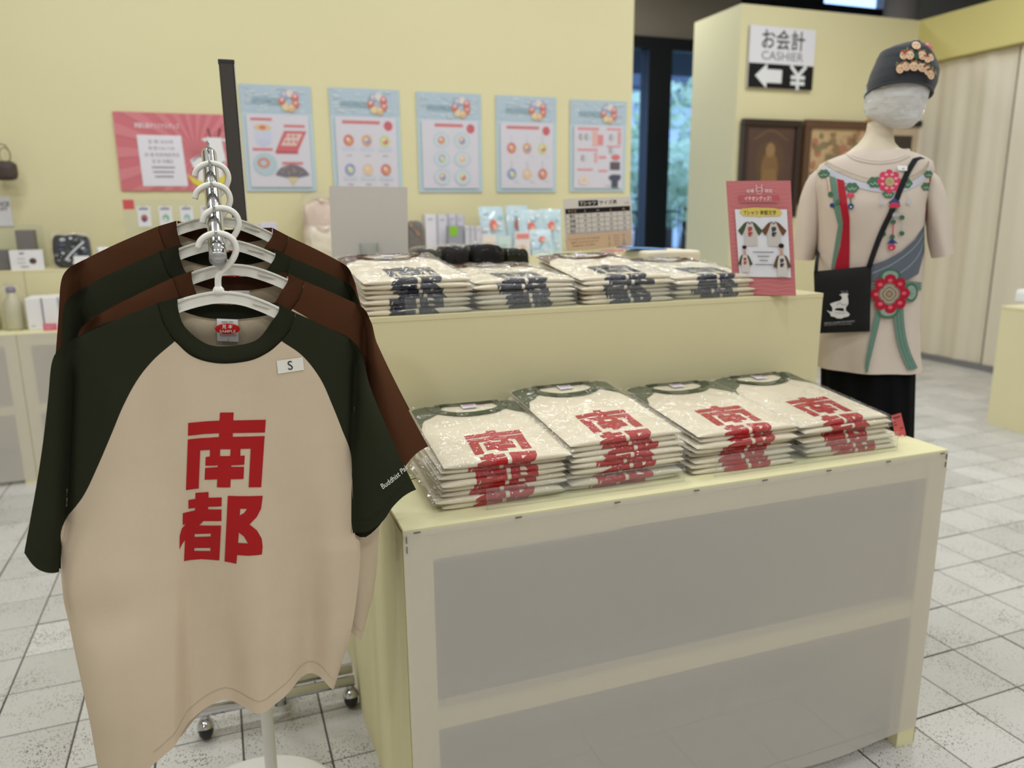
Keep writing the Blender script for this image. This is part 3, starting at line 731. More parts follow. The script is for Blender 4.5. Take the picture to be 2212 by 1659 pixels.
lathe('pole_socket', [(0.022, 0.0), (0.022, 0.02), (0.016, 0.03)], WHITEPL, gs, 20, (plx, 0, 0.014))
tube('rail', [tip, *rc, tail], rail_r, CHROME, gs, 24)
tube('end_cap', [tip - dirv * 0.002, tip + dirv * 0.001], rail_r * 1.03, M((190, 190, 192), 0.35, metal=1), gs, 24)
tube('gooseneck', cr_spline([rc[1] + (0, 0, -0.008), rc[2] * 0.6 + joint * 0.4 - (0, 0, 0.03), joint + (0, 0, 0.02), joint - (0, 0, 0.01)], 16), 0.008, CHROME, gs, 12)
for i in range(5):
    b = pin_pos(i) - np.array([bc[0], bc[1], 0]); tube('pin', [b - upv * 0.012 - dirv * 0.006, b + upv * 0.006 - dirv * 0.006], 0.0019, CHROME, gs, 8)

# ---- chrome wheeled rack behind (flat upright, cross foot with casters)
cl, cr_ = onz(447, 1592, 0), onz(765, 1522, 0)
cyy = 1.84; rx = float(ony(603, 1480, cyy)[0])
rk = thing('wheeled_rack', 'chrome rack with a flat upright post on a caster cross foot', 'rack', (rx, cyy, 0))
zf = 0.075
tube('foot_bar', [(float(cl[0]) - rx - 0.045, -0.004, zf), (float(cr_[0]) - rx + 0.004, -0.004, zf)], 0.0135, CHROME, rk, 16)
tube('foot_bar', [(float(cl[0]) - rx - 0.03, 0.03, zf + 0.012), (float(cr_[0]) - rx + 0.004, 0.03, zf + 0.012)], 0.0115, CHROME, rk, 16)
tube('spine_bar', [(0, 0.03, zf), (0, 0.62, zf)], 0.0125, CHROME, rk, 16)
tube('foot_bar', [(-0.2, 0.62, zf), (0.15, 0.62, zf)], 0.0135, CHROME, rk, 16)
tube('socket', [(0, -0.002, zf - 0.02), (0, -0.002, zf + 0.05)], 0.021, CHROME, rk, 16)
ztop = float(ony(524, 136, cyy)[2])
bm = bmesh.new(); bm_box(bm, (-0.0155, -0.009, zf), (0.0155, 0.009, ztop), 0.003, 2); obj('upright', bm_mesh('upright', bm, M((96, 92, 90), 0.06, metal=1.0)), rk)  # chrome tube tinted dark to stand in for its dark reflections
box('lit_edge', (0.0150, -0.0095, zf + 0.02), (0.0168, 0.009, ztop - 0.005), M((226, 226, 226), 0.25, metal=0.6), rk)  # bright strip added as the light catching the tube's edge
box('top_cap', (-0.0165, -0.010, ztop - 0.004), (0.0165, 0.010, ztop + 0.004), M((40, 40, 42), 0.4), rk, 0.001)
for (x, y) in [(float(cl[0]) - rx, 0), (float(cr_[0]) - rx - 0.008, 0), (-0.17, 0.62), (0.13, 0.62)]:
    cs = tube('caster_stem', [(x, y, zf - 0.03), (x, y, zf)], 0.011, CHROME, rk, 14)
    def V2(v): return v
    bm = bmesh.new(); bmesh.ops.create_uvsphere(bm, u_segments=20, v_segments=12, radius=0.027)
    for v in bm.verts: v.co.x *= 0.78
    bmesh.ops.bisect_plane(bm, geom=bm.verts[:] + bm.edges[:] + bm.faces[:], plane_co=(0, 0, 0.0), plane_no=(0, -0.35, -1), clear_outer=True)
    obj('caster_hood', bm_mesh('caster_hood', bm, CHROME, True), cs, (x, y - 0.004, 0.030))
    bm = bmesh.new(); bmesh.ops.create_uvsphere(bm, u_segments=20, v_segments=12, radius=0.0255)
    for v in bm.verts: v.co.x *= 0.72
    obj('caster_wheel', bm_mesh('caster_wheel', bm, M((22, 21, 20), 0.35), True), cs, (x, y - 0.004, 0.0255))

# ================================================================== FOLDED SHIRTS IN CLEAR BAGS
from mathutils import noise as mnoise
FW, FD, FH = 0.122, 0.325, 0.0104
def fold_pt(x, s, off=0.0, seed=0.0, amp=0.0012):
    """x across, s = distance from the back edge over the top, round the front fold and back underneath"""
    r = FH / 2; S1 = FD - r
    if s < S1: y, z, ny, nz = FD - s, 2 * r, 0.0, 1.0
    elif s < S1 + PI * r:
        a = (s - S1) / r; y, z = r - r * math.sin(a), r + r * math.cos(a); ny, nz = -math.sin(a), math.cos(a)
    else: y, z, ny, nz = r + (s - S1 - PI * r), 0.0, 0.0, -1.0
    e = min(1.0, abs(x) / FW); f = max(0.0, 1 - e ** 6) ** 0.5
    y2, z2 = y + ny * off, r + (z - r + nz * off) * f
    z2 += amp * f * (mnoise.noise((x * 22 + seed, y * 22, seed)) + 0.12 * mnoise.noise((x * 50 + seed, y * 40, 2 + seed))) * (1 if nz >= 0 else 0.3) * min(1, y / 0.02 + 0.3)
    z2 *= 1 + 0.38 * max(0, y) / FD
    y2 += 0.003 * mnoise.noise((x * 14 + 3 * seed, 1.7, seed)) * (1 - min(1, max(0, y) / 0.08))
    return (x, y2, z2)
def folded_body(seed, m):
    nu = 41; S = list(np.linspace(0, FD - FH / 2, 40)) + [FD - FH / 2 + PI * FH / 2 * t for t in np.linspace(0.08, 1, 12)] + list(np.linspace(FD + 0.03, 2 * FD - 0.01, 6))
    V = [fold_pt(FW * (2 * i / (nu - 1) - 1), s, 0, seed) for s in S for i in range(nu)]
    Fc = grid_faces(nu, len(S)); n = len(S)
    return mesh('body', V, Fc, m, True)
def film_bag(seed):
    """clear bag following the folded shirt a millimetre or two outside it, with a loose flap behind"""
    nu = 30; r = FH / 2
    S = [-0.022, -0.017, -0.012, -0.007, -0.003] + list(np.linspace(0.004, FD - 0.02, 26)) + list(np.linspace(FD - 0.014, FD - r, 4)) + [FD - r + PI * r * t for t in np.linspace(0.12, 1, 9)] + list(np.linspace(FD + 0.03, 2 * FD - 0.01, 5))
    V = []
    for s in S:
        for i in range(nu):
            u = 2 * i / (nu - 1) - 1; u = math.copysign(abs(u) ** 0.8, u); x = FW * u
            n1 = mnoise.noise((x * 40 + seed, s * 34, seed)) + 0.9 * abs(mnoise.noise((x * 85, s * 75 + seed, seed)))
            off = 0.0018 + 0.0026 * max(-0.35, n1) * min(1, max(0, (FD - s) / 0.03 + 0.25)) + 0.0006 * (n1 + 0.5)
            if s > FD + 0.01: off = 0.0003
            p = fold_pt(x * 0.985, s, max(0.0009, off), seed)
            z = p[2]
            if s < 0: z = z * (1 + s / 0.022 * 0.55) + 0.014 * (-s / 0.022) * mnoise.noise((x * 45, seed, 0.5)) + 0.002
            V.append((x * (1.065 + 0.012 * mnoise.noise((s * 40, seed, 2.0))), p[1], max(0.0003, z)))
    return mesh('clear_bag', V, [tuple(reversed(f)) for f in grid_faces(nu, len(S))], FILM, True)
GS = 0.218 / 1361.0
CREAMC = cloth((232, 220, 195))
BODYV = [folded_body(k * 3.1, CREAMC) for k in range(4)]
BAGV = [film_bag(k * 5.3 + 1) for k in range(4)]
_PRN = {}
def fold_print(col, v, yf, xo, which):
    key = (col, v, yf, xo, which)
    if key not in _PRN:
        fn = lambda l: [((x - 625) * GS + xo, FD - FH / 2 + FH * 0.75 + (y - yf) * GS) for (x, y) in l]
        o = glyph(fn, col, which).build('chest_print', None, lambda x, y, off: fold_pt(x, min(y, 2 * FD - 0.02), 0.0007 + off, v * 3.1), 0.004, step=0.0002)
        _PRN[key] = o.data; bpy.data.objects.remove(o)
    return _PRN[key]
def top_details(t, v, sleeve):
    mp = lambda x, y, off: fold_pt(x, y, 0.0008 + off, v * 3.1)
    for s in (-1, 1):
        a = Art(); a.poly(sleeve, [(s * 0.05, 0.004), (s * 0.075, 0.055), (s * 0.092, 0.072), (s * 0.110, 0.085), (s * 0.1215, 0.118), (s * 0.1215, 0.004)])
        a.build('sleeve_panel', t, mp, 0.008, mat=cloth)
    dk = tuple(x * 0.92 for x in sleeve)
    ring_o = [(0.094 * math.cos(th), 0.004 + 0.083 * math.sin(th)) for th in np.linspace(0, PI, 26)]
    ring_i = [(0.072 * math.cos(th), 0.012 + 0.052 * math.sin(th)) for th in np.linspace(0, PI, 26)]
    a = Art(); a.poly(dk, ring_o + ring_i[::-1]); a.rect(tuple(x * 0.8 for x in sleeve), -0.072, 0.003, 0.072, 0.016)
    a.build('collar', t, lambda x, y, off: mp(x, y, off + 0.0012), 0.006, mat=cloth)
    a = Art(); a.rect((230, 228, 236), -0.016, 0.016, 0.016, 0.042); l = a.build('neck_label', t, lambda x, y, off: mp(x, y, off + 0.0016), 0.008)
    a = Art(); a.rect((196, 120, 130), -0.013, 0.019, 0.013, 0.023); a.rect((150, 140, 170), -0.013, 0.026, 0.013, 0.0275); a.rect((150, 140, 170), -0.013, 0.031, 0.013, 0.0325)
    a.build('label_print', l, lambda x, y, off: mp(x, y, off + 0.0022), 0.01)
ORD = ['top', 'second', 'third', 'fourth', 'fifth', 'sixth', 'seventh', 'eighth', 'ninth']
def stack(cx, y0, z0, n, pitch, tilt, col, sleeve, where, group, rnd, rz0=0.0, topshift=(0, 0)):
    cname = 'red' if col == RED else 'navy'
    for i in range(n):
        k = n - 1 - i; v = rnd.randrange(4); f = i / max(1, n - 1)
        lbl = 'bagged shirt %s from top of the %s' % (ORD[k], where)
        if k == 0: lbl = 'bagged folded shirt topping the %s' % where
        t = thing('folded_shirt', lbl, 'shirt', (cx + rnd.uniform(-0.009, 0.009) + topshift[0] * f, y0 + rnd.uniform(-0.007, 0.010) + topshift[1] * f, z0 + i * pitch + 0.0006), rz0 + rnd.uniform(-0.045, 0.045), group)
        t.rotation_euler.x = tilt * f; t.rotation_euler.y = rnd.uniform(-0.008, 0.008)
        obj('body', BODYV[v], t)
        yf = rnd.choice((1105, 1240, 1365, 1365, 1110)) + rnd.choice((-12, 0, 12)); xo = round(rnd.uniform(-0.008, 0.012), 3)
        top = (k == 0)
        if top: yf = 1120
        obj('chest_print', fold_print(col, v, yf, xo if not top else 0.0, ('A', 'B') if k < 1 else ('B',)), t)
        if top: top_details(t, v, sleeve)
        obj('clear_bag', BAGV[rnd.randrange(4)], t)
GRN_S, BRN_S = (92, 98, 74), (96, 66, 48)
rnd = random.Random(11)
LW = ['first red-print stack, beside the hanging shirts', 'second red-print stack from the hanging shirts', 'third red-print stack from the hanging shirts', 'red-print stack at the mannequin end']
for (cx, y0, n, pt, tl, w, sh) in [(0.437, 1.256, 8, 0.0108, 0.07, LW[0], (0.014, 0.0)), (0.692, 1.262, 9, 0.0107, 0.10, LW[1], (0.006, 0.004)),
                                   (0.965, 1.258, 8, 0.0103, 0.075, LW[2], (0.012, 0.006)), (1.245, 1.262, 7, 0.0110, 0.10, LW[3], (-0.01, 0.004))]:
    stack(cx, y0, TZ, n, pt, tl, RED, GRN_S, w, 'red-print shirts on the table', rnd, 0.0, sh)
UW = ['first navy-print stack, behind the hanging shirts', 'second navy-print stack along the riser', 'third navy-print stack along the riser', 'navy-print stack beside the pink sign']
for (cx, y0, n, pt, tl, w, sh) in [(0.385, 1.648, 7, 0.0108, 0.10, UW[0], (0.0, 0.0)), (0.642, 1.650, 6, 0.0108, 0.03, UW[1], (-0.004, 0.004)),
                                   (0.895, 1.645, 6, 0.0106, 0.10, UW[2], (0.004, 0.006)), (1.152, 1.655, 5, 0.0112, 0.06, UW[3], (0.0, 0.004))]:
    stack(cx, y0, RZ, n, pt, tl, NAVY, BRN_S, w, 'navy-print shirts on the riser', rnd, 0.0, sh)

def guard(label, xa, xb, y, z, h):
    t = thing('acrylic_guard', label, 'guard', ((xa + xb) / 2, y, z), group='clear acrylic stops')
    w = (xb - xa) / 2
    bm = bmesh.new(); bm_box(bm, (-w, -0.001, 0), (w, 0.001, h), 0.0008); obj('front_plate', bm_mesh('front_plate', bm, ACRYL), t)
    box('edge_line', (-w, -0.0013, h - 0.0012), (w, 0.0013, h), ACRYL, t)
    for s in (-1, 1): box('edge_line', (s * w - 0.0006, -0.0013, 0), (s * w + 0.0006, 0.0013, h), ACRYL, t)
def xat(px, py, y): return float(ony(px, py, y)[0])
gyy = 1.240
guard('clear acrylic stop in front of the first two red-print stacks', xat(1052, 1085, gyy), xat(1478, 1040, gyy), gyy, TZ, 0.040)
guard('clear acrylic stop in front of the last two red-print stacks', xat(1545, 1025, gyy), xat(1937, 975, gyy), gyy, TZ, 0.044)
guard('clear acrylic stop in front of the first two navy-print stacks', xat(877, 680, RY0 + 0.006), xat(1245, 660, RY0 + 0.006), RY0 + 0.006, RZ, 0.040)
guard('clear acrylic stop in front of the last two navy-print stacks', xat(1312, 655, RY0 + 0.006), xat(1590, 640, RY0 + 0.006), RY0 + 0.006, RZ, 0.040)

# ================================================================== SIGNS AND THINGS ON THE RISER
class Plane:
    """vertical plane through a point; pixel -> local (x, z) on it"""
    def __init__(s, P0, yaw=None, px=None):
        s.P0 = np.array(P0, float)
        if yaw is None:
            d = ray(*px); yaw = math.atan2(-d[0], d[1])
        s.yaw = yaw; s.ax = np.array([math.cos(yaw), math.sin(yaw), 0]); s.n = np.array([-math.sin(yaw), math.cos(yaw), 0])
    def __call__(s, px, py):
        d = ray(px, py); t = ((s.P0 - CAMPOS) @ s.n) / (d @ s.n); p = CAMPOS + d * t - s.P0
        return float(p @ s.ax), float(p[2])
def quadmap(A, B, C, D, w=1.0, h=1.0):
    """unit square (u right, v down) -> quad corners TL,TR,BR,BL in (x,z)"""
    A, B, C, D = [np.array(q, float) for q in (A, B, C, D)]
    def f(u, v):
        u, v = u / w, v / h
        return (1 - u) * (1 - v) * A + u * (1 - v) * B + u * v * C + (1 - u) * v * D
    return f
def board(parent, name, quad, thick, m, y=0.0):
    V = [(q[0], y, q[1]) for q in quad] + [(q[0], y + thick, q[1]) for q in quad]
    Fc = [(0, 3, 2, 1), (4, 5, 6, 7), (0, 1, 5, 4), (1, 2, 6, 5), (2, 3, 7, 6), (3, 0, 4, 7)]
    return obj(name, mesh(name, V, Fc, m), parent)
PINK, PINKD = (205, 118, 122), (192, 92, 98)
# --- pink shirt sign
base = onz(1650, 640, RZ + 0.003); base = base + (ray(1650, 640) * np.array([1, 1, 0])) * 0.035
pl = Plane([base[0], base[1], RZ], px=(1650, 640))
t = thing('pop_sign', 'upright pink card sign advertising the raglan shirts', 'sign', pl.P0, pl.yaw)
q = [pl(1568, 391), pl(1708, 390), pl(1720, 632), (pl(1584, 637)[0], 0.002)]; q[2] = (q[2][0], 0.002)
board(t, 'card', q, 0.003, M((205, 118, 122), 0.5), 0)
qm = quadmap(q[0], q[1], q[2], q[3], 140, 245)
mp = lambda u, v, off: (qm(u, v)[0], -0.0003 - off, qm(u, v)[1])
a = Art()
for k in range(26):
    y0_ = 6 + k * 9.4
    a.line((222, 150, 150), [(4 + i * 11, y0_ + 2.2 * math.sin(i * 1.1 + k)) for i in range(13)], 0.9)
a.poly((232, 232, 240), [(16, 60), (129, 60), (131, 205), (17, 205)])
a.poly((196, 96, 102), [(28, 28), (112, 29), (112, 45), (28, 44)]); 
for (x0, y0_, x1, y1_) in [(28, 28, 112, 28.6), (28, 44, 112, 44.6)]: a.rect((236, 180, 178), x0, y0_, x1, y1_)
a.text((245, 235, 235), 'イチオシグッズ！', 70, 41, 10.5, ydown=True, bold=0.015, width=58)
a.text((240, 222, 222), '会場', 52, 24.5, 8.5, ydown=True, bold=0.01); a.text((240, 222, 222), '限定', 92, 24.5, 8.5, ydown=True, bold=0.01)
a.line((240, 222, 222), [(65, 20), (67, 25), (72, 28), (77, 25), (79, 20)], 1.0); a.line((240, 222, 222), [(67, 15), (66, 8)], 1.2); a.line((240, 222, 222), [(77, 15), (78, 8)], 1.2); a.ell((240, 222, 222), 72, 18, 7.5, 4.5, hole=0.8)
a.poly((222, 200, 104), [(26, 66), (32, 58), (60, 56), (100, 57), (114, 60), (118, 67), (114, 74), (72, 75), (70, 78), (67, 75), (34, 74)])
a.text((50, 44, 40), 'Tシャツ 南都文字', 71, 71, 10.5, ydown=True, bold=0.015, width=70)
def mini_tee(cx, cy, s, sl, pr):
    a.poly((206, 200, 196), [(cx - 14 * s, cy), (cx - 7 * s, cy - 6 * s), (cx + 7 * s, cy - 6 * s), (cx + 14 * s, cy), (cx + 14.5 * s, cy + 46 * s), (cx - 14.5 * s, cy + 46 * s)])
    for k in (-1, 1): a.poly(sl, [(cx + k * 5 * s, cy - 6 * s), (cx + k * 12 * s, cy - 3 * s), (cx + k * 27 * s, cy + 13 * s), (cx + k * 19 * s, cy + 24 * s), (cx + k * 12 * s, cy + 12 * s), (cx + k * 8 * s, cy + 2 * s)])
    a.line(tuple(v * 0.6 for v in sl), [(cx - 5 * s, cy - 6 * s), (cx, cy - 1.5 * s), (cx + 5 * s, cy - 6 * s)], 1.6 * s)
    a.text(pr, '南', cx, cy + 14 * s, 11 * s, ydown=True, bold=0.03); a.text(pr, '都', cx, cy + 25 * s, 11 * s, ydown=True, bold=0.03)
mini_tee(47, 92, 1.0, (76, 86, 58), (190, 60, 56)); mini_tee(99, 92, 1.0, (112, 74, 52), (46, 46, 52))
def mini_model(cx, cy, s, sl, pr):
    a.poly((198, 160, 140), [(cx - 2.5 * s, cy - 12 * s), (cx + 2.5 * s, cy - 12 * s), (cx + 4 * s, cy), (cx - 4 * s, cy)])
    a.ell((205, 168, 148), cx, cy - 17 * s, 4.6 * s, 6.4 * s); a.ell((34, 30, 30), cx, cy - 21 * s, 6 * s, 5 * s)
    a.poly((214, 208, 202), [(cx - 9 * s, cy), (cx + 9 * s, cy), (cx + 11 * s, cy + 45 * s), (cx - 11 * s, cy + 45 * s)])
    for k in (-1, 1): a.poly(sl, [(cx + k * 5 * s, cy - 2 * s), (cx + k * 11 * s, cy + 2 * s), (cx + k * 20 * s, cy + 24 * s), (cx + k * 12 * s, cy + 27 * s), (cx + k * 9 * s, cy + 12 * s)])
    a.text(pr, '南', cx, cy + 14 * s, 9.5 * s, ydown=True, bold=0.03); a.text(pr, '都', cx, cy + 24 * s, 9.5 * s, ydown=True, bold=0.03)
mini_model(32, 158, 0.82, (76, 86, 58), (190, 60, 56)); mini_model(113, 158, 1.0, (100, 78, 58), (46, 46, 52))
for k, w in enumerate((46, 26, 18, 40)): a.rect((110, 108, 112), 73 - w / 2, 150 + 9 * k, 73 + w / 2, 151.8 + 9 * k)
a.build('sign_print', t, mp, step=0.00012)
V = [(q[3][0] + 0.02, 0.003, 0.004), (q[2][0] - 0.02, 0.003, 0.004), (q[2][0] - 0.04, 0.06, 0.0), (q[3][0] + 0.04, 0.06, 0.0), ((q[2][0] + q[3][0]) / 2, 0.004, 0.15)]
obj('easel_back', mesh('easel_back', V, [(0, 1, 4), (1, 2, 4), (2, 3, 4), (3, 0, 4), (0, 3, 2, 1)], M((210, 208, 200), 0.7)), t)
# --- red price card in front of it
def price_card(label, pxs, P0z, pt, col, name='price_card', lines=True, cat='card'):
    P = onz(pt[0], pt[1], P0z); p_ = Plane([P[0], P[1], P0z], px=pt)
    t = thing(name, label, cat, p_.P0, p_.yaw)
    qq = [p_(*x) for x in pxs]; board(t, 'card', qq, 0.0012, M(col, 0.5), 0)
    f = quadmap(*qq, 10, 10); a = Art()
    if lines:
        dk = tuple(v * 0.6 for v in col)
        a.rect(dk, 1.2, 1.1, 8.4, 1.7); a.rect(dk, 1.2, 3.0, 3.2, 3.4); a.rect(dk, 1.2, 4.4, 3.8, 4.8); a.rect(dk, 6.2, 6.4, 9.0, 6.9); a.rect(tuple(min(255, v * 1.2) for v in col), 1.2, 8.0, 9.2, 8.2); a.rect(tuple(min(255, v * 1.2) for v in col), 1.2, 9.5, 9.2, 9.7)
        a.build('card_print', t, lambda u, v, off: (f(u, v)[0], -0.0002 - off, f(u, v)[1]))
    tube('foot', [(qq[3][0], 0.002, 0.002), (qq[3][0] * 0.5 + qq[2][0] * 0.5, 0.03, 0.002), (qq[2][0], 0.002, 0.002)], 0.002, M(col, 0.5), t, 6)
    return t
price_card('red price card standing at the foot of the pink shirt sign', [(1660, 593), (1703, 592), (1712, 634), (1669, 636)], RZ, (1690, 635), (200, 84, 90))
price_card('red price card leaning by the red-print stack at the mannequin end', [(1925, 898), (1946, 892), (1957, 937), (1934, 946)], TZ, (1945, 942), (206, 92, 96))
# --- blank card back in clear holder
P = np.array([0, 2.08, RZ]); P[0] = xat(797, 560, 2.08)
pl = Plane(P, yaw=-0.02)
t = thing('card_sign', 'blank grey-white card back standing in a clear holder on the riser', 'sign', pl.P0, pl.yaw)
q = [pl(711, 402), pl(880, 404), pl(881, 576), pl(717, 576)]; q[2] = (q[2][0], 0.004); q[3] = (q[3][0], 0.004)
board(t, 'card', q, 0.003, M((206, 200, 194), 0.75, var=0.02, vscale=8), 0)
hx0, hx1 = pl(779, 545)[0], pl(816, 545)[0]; hzz = pl(800, 524)[1]
bm = bmesh.new(); bm_box(bm, (hx0, -0.006, 0.0), (hx1, -0.002, hzz), 0.001); bm_box(bm, (hx0, -0.05, 0.0), (hx1, 0.04, 0.003)); obj('clear_holder', bm_mesh('clear_holder', bm, ACRYL), t)
for xx in (hx0, hx1): box('holder_edge', (xx - 0.0008, -0.0064, 0.003), (xx + 0.0008, -0.0018, hzz), M((170, 172, 168), 0.3), t)
# --- size chart
P = np.array([xat(1292, 540, 2.2), 2.2, RZ]); pl = Plane(P, px=(1292, 540))
t = thing('size_chart', 'shirt size chart card with a number table on a clear stand', 'sign', pl.P0, pl.yaw)
q = [pl(1216, 430), pl(1363, 424), pl(1368, 530), pl(1222, 543)]
board(t, 'card', q, 0.003, M((226, 218, 212), 0.6), 0)
f = quadmap(*q, 150, 110); mp = lambda u, v, off: (f(u, v)[0], -0.0003 - off, f(u, v)[1])
a = Art(); a.rect((22, 22, 24), 34, 5, 77, 17); a.text((235, 230, 225), 'Tシャツ', 55.5, 14.5, 10, ydown=True, bold=0.01); a.text((40, 40, 42), 'サイズ表', 99, 14.5, 10, ydown=True, bold=0.008); a.text((90, 90, 92), '(cm)', 140, 15, 5, ydown=True)
a.rect((24, 24, 26), 4, 21, 146, 31)
for k, s in enumerate(['サイズ', 'S', 'M', 'L', 'XL']): a.text((240, 190, 150), s, 19 + k * 28.5, 29, 6.5, ydown=True)
rows = [('着丈', '65', '69', '73', '77'), ('身幅', '49', '52', '55', '58'), ('肩幅', '42', '46', '50', '54'), ('袖丈', '19', '20', '22', '24')]
for r_, row in enumerate(rows):
    for k, s in enumerate(row): a.text((50, 50, 52), s, 19 + k * 28.5, 39 + 10.5 * r_, 6.5, ydown=True, bold=0.01 if k == 0 else 0)
for r_ in range(5): a.rect((60, 58, 58), 4, 31 + 10.5 * r_, 146, 31.7 + 10.5 * r_)
for k in range(6): a.rect((60, 58, 58), 4 + 28.4 * k, 21, 4.6 + 28.4 * k, 73.5)
a.rect((214, 182, 152), 4, 76, 146, 109)
for k, s in enumerate(['TシャツはアメリカンサイズのためS', '日本サイズよりもワンサイズ', '大きめになっています。']): a.text((70, 60, 54), s, 43, 88 + 7 * k, 5.2, ydown=True, width=68 - 8 * k)
for k, (m1, m2) in enumerate([('S', 'M'), ('M', 'L'), ('L', 'XL'), ('XL', 'XXL')]):
    a.text((80, 66, 58), m1, 98, 86 + 6.4 * k, 5, ydown=True); a.rect((120, 104, 92), 108, 83.6 + 6.4 * k, 120, 84.2 + 6.4 * k); a.text((80, 66, 58), m2, 130, 86 + 6.4 * k, 5, ydown=True)
a.build('chart_print', t, mp, step=0.00015)
qb = min(q[2][1], q[3][1])
bm = bmesh.new(); bm_box(bm, (-0.05, 0.004, 0.003), (0.05, 0.007, qb + 0.05)); bm_box(bm, (-0.05, -0.04, 0), (0.05, 0.05, 0.003)); obj('clear_stand', bm_mesh('clear_stand', bm, ACRYL), t)
# --- bagged black pouches lined up on the far half of the riser
BLKFAB = cloth((34, 32, 32))
def soft_box(name, sx_, sy_, sz_, m, parent, seed, amp=0.006, n=10, pw=6):
    V, Fc = [], []
    bm = bmesh.new(); bmesh.ops.create_cube(bm, size=2.0); bmesh.ops.subdivide_edges(bm, edges=bm.edges[:], cuts=n, use_grid_fill=True)
    for v in bm.verts:
        c = v.co.copy(); mxx = (abs(c.x) ** pw + abs(c.y) ** pw + abs(c.z) ** pw) ** (1 / pw); c /= mxx
        d = 1 + amp * 8 * mnoise.noise((c.x * 2.3 + seed, c.y * 2.3, c.z * 2.3 + seed))
        v.co = Vector((c.x * sx_ / 2 * d, c.y * sy_ / 2 * d, sz_ / 2 + c.z * sz_ / 2 * (1 if c.z < 0 else d)))
    return obj(name, bm_mesh(name, bm, m, True), parent)
for k, (pa, pb, pt_, col, lb) in enumerate([(888, 945, 533, (70, 66, 62), 'grey-black bagged pouch next to the blank card'), (945, 1005, 527, (40, 36, 36), 'black bagged pouch, second from the blank card'),
                                            (1005, 1078, 522, (30, 28, 28), 'tallest black bagged pouch in the row behind the navy-print stacks'), (1078, 1132, 531, (36, 36, 26), 'olive-black pouch at the end of the bagged row')]):
    yy = 2.14; xa, xb = xat(pa, 550, yy), xat(pb, 550, yy); zt_ = float(ony((pa + pb) / 2, pt_, yy)[2])
    t = thing('bagged_pouch', lb, 'pouch', ((xa + xb) / 2, yy, RZ), group='bagged pouches on the riser')
    soft_box('pouch', (xb - xa) * 0.93, 0.12, (zt_ - RZ) * 0.94, cloth(col), t, k * 2.2)
    soft_box('clear_bag', (xb - xa) * 1.0, 0.135, (zt_ - RZ) * 1.0, FILM2, t, k * 3.7 + 1, 0.008, 14)

# ================================================================== MANNEQUIN
MDEP = 2.2
d0 = ray(1885, 560); d0 = d0 / (d0 @ np.array([0, 0, 1.0]) if False else 1.0)
mp0 = CAMPOS + d0 * MDEP; MP = Plane([mp0[0], mp0[1], 0.0], px=(1885, 560))
mn = thing('mannequin', 'cream shop mannequin with a bubble-wrapped head beside the island', 'mannequin', MP.P0, MP.yaw)
class Loft:
    """stacked ellipses read off the silhouette; rings = (py, pxL, pxR, depth half-size m, y centre)"""
    def __init__(s, rings, pl, ex=2.0):
        s.ex = ex; s.r = []
        for (py, xl, xr, b, yc) in rings:
            l, z = pl(xl, py); r_, z2 = pl(xr, py); s.r.append(((z + z2) / 2, (l + r_) / 2, (r_ - l) / 2, b, yc))
        s.r.sort()
        s.z = [q[0] for q in s.r]
    def at(s, z): return [float(np.interp(z, s.z, [q[k] for q in s.r])) for k in (1, 2, 3, 4)]
    def depth(s, x, z, off=0.0):
        xc, a, b, yc = s.at(z); t = min(0.999, abs((x - xc) / (a + 1e-9)))
        return yc - b * (1 - t ** s.ex) ** (1 / s.ex) - off
    def mesh(s, name, m, nz=40, seg=48, wob=None, cap=(True, True), smoothrings=True):
        zs = np.linspace(s.z[0], s.z[-1], nz); V, Fc = [], []
        for z in zs:
            xc, a, b, yc = s.at(z)
            for k in range(seg):
                th = 2 * PI * k / seg; c, sn = math.cos(th), math.sin(th)
                cc = math.copysign(abs(c) ** (2 / s.ex), c); ss = math.copysign(abs(sn) ** (2 / s.ex), sn)
                x, y = xc + a * cc, yc + b * ss
                dz = 0
                if wob: x, y, dz = wob(x, y, z, th)
                V.append((x, y, z + dz))
        for j in range(nz - 1):
            for k in range(seg): Fc.append((j * seg + k, j * seg + (k + 1) % seg, (j + 1) * seg + (k + 1) % seg, (j + 1) * seg + k))
        if cap[0]: Fc.append(tuple(reversed(range(seg))))
        if cap[1]: Fc.append(tuple(range((nz - 1) * seg, nz * seg)))
        return mesh(name, V, Fc, m, True)
SKINP = M((226, 212, 188), 0.55, var=0.04, vscale=6)
neckL = Loft([(262, 1874, 1932, 0.042, 0.01), (285, 1870, 1931, 0.045, 0.01), (305, 1858, 1931, 0.048, 0.01), (318, 1842, 1938, 0.055, 0.01), (332, 1822, 1968, 0.065, 0.012), (352, 1790, 1995, 0.075, 0.014), (380, 1775, 2010, 0.085, 0.015), (470, 1790, 1990, 0.10, 0.015), (600, 1800, 1980, 0.085, 0.015), (780, 1785, 1978, 0.10, 0.015), (900, 1795, 1972, 0.10, 0.015)], MP)
obj('torso', neckL.mesh('torso', SKINP, 60), mn)
# wooden disc, stand pole and base
zc = MP(1900, 262)[1]; xc_ = MP(1900, 262)[0]
lathe('neck_disc', [(0.036, 0.0), (0.038, 0.003), (0.036, 0.007)], M((196, 150, 92), 0.5), mn, 28, (xc_, 0.01, zc - 0.002), (0.05, 0.12, 0))
tube('stand_pole', [(0, 0.015, 0.01), (0, 0.015, 0.75)], 0.014, CHROME, mn, 16)
lathe('stand_base', [(0.15, 0.0), (0.15, 0.008), (0.03, 0.016)], M((200, 200, 202), 0.3, metal=0.9), mn, 36, (0, 0.015, 0))
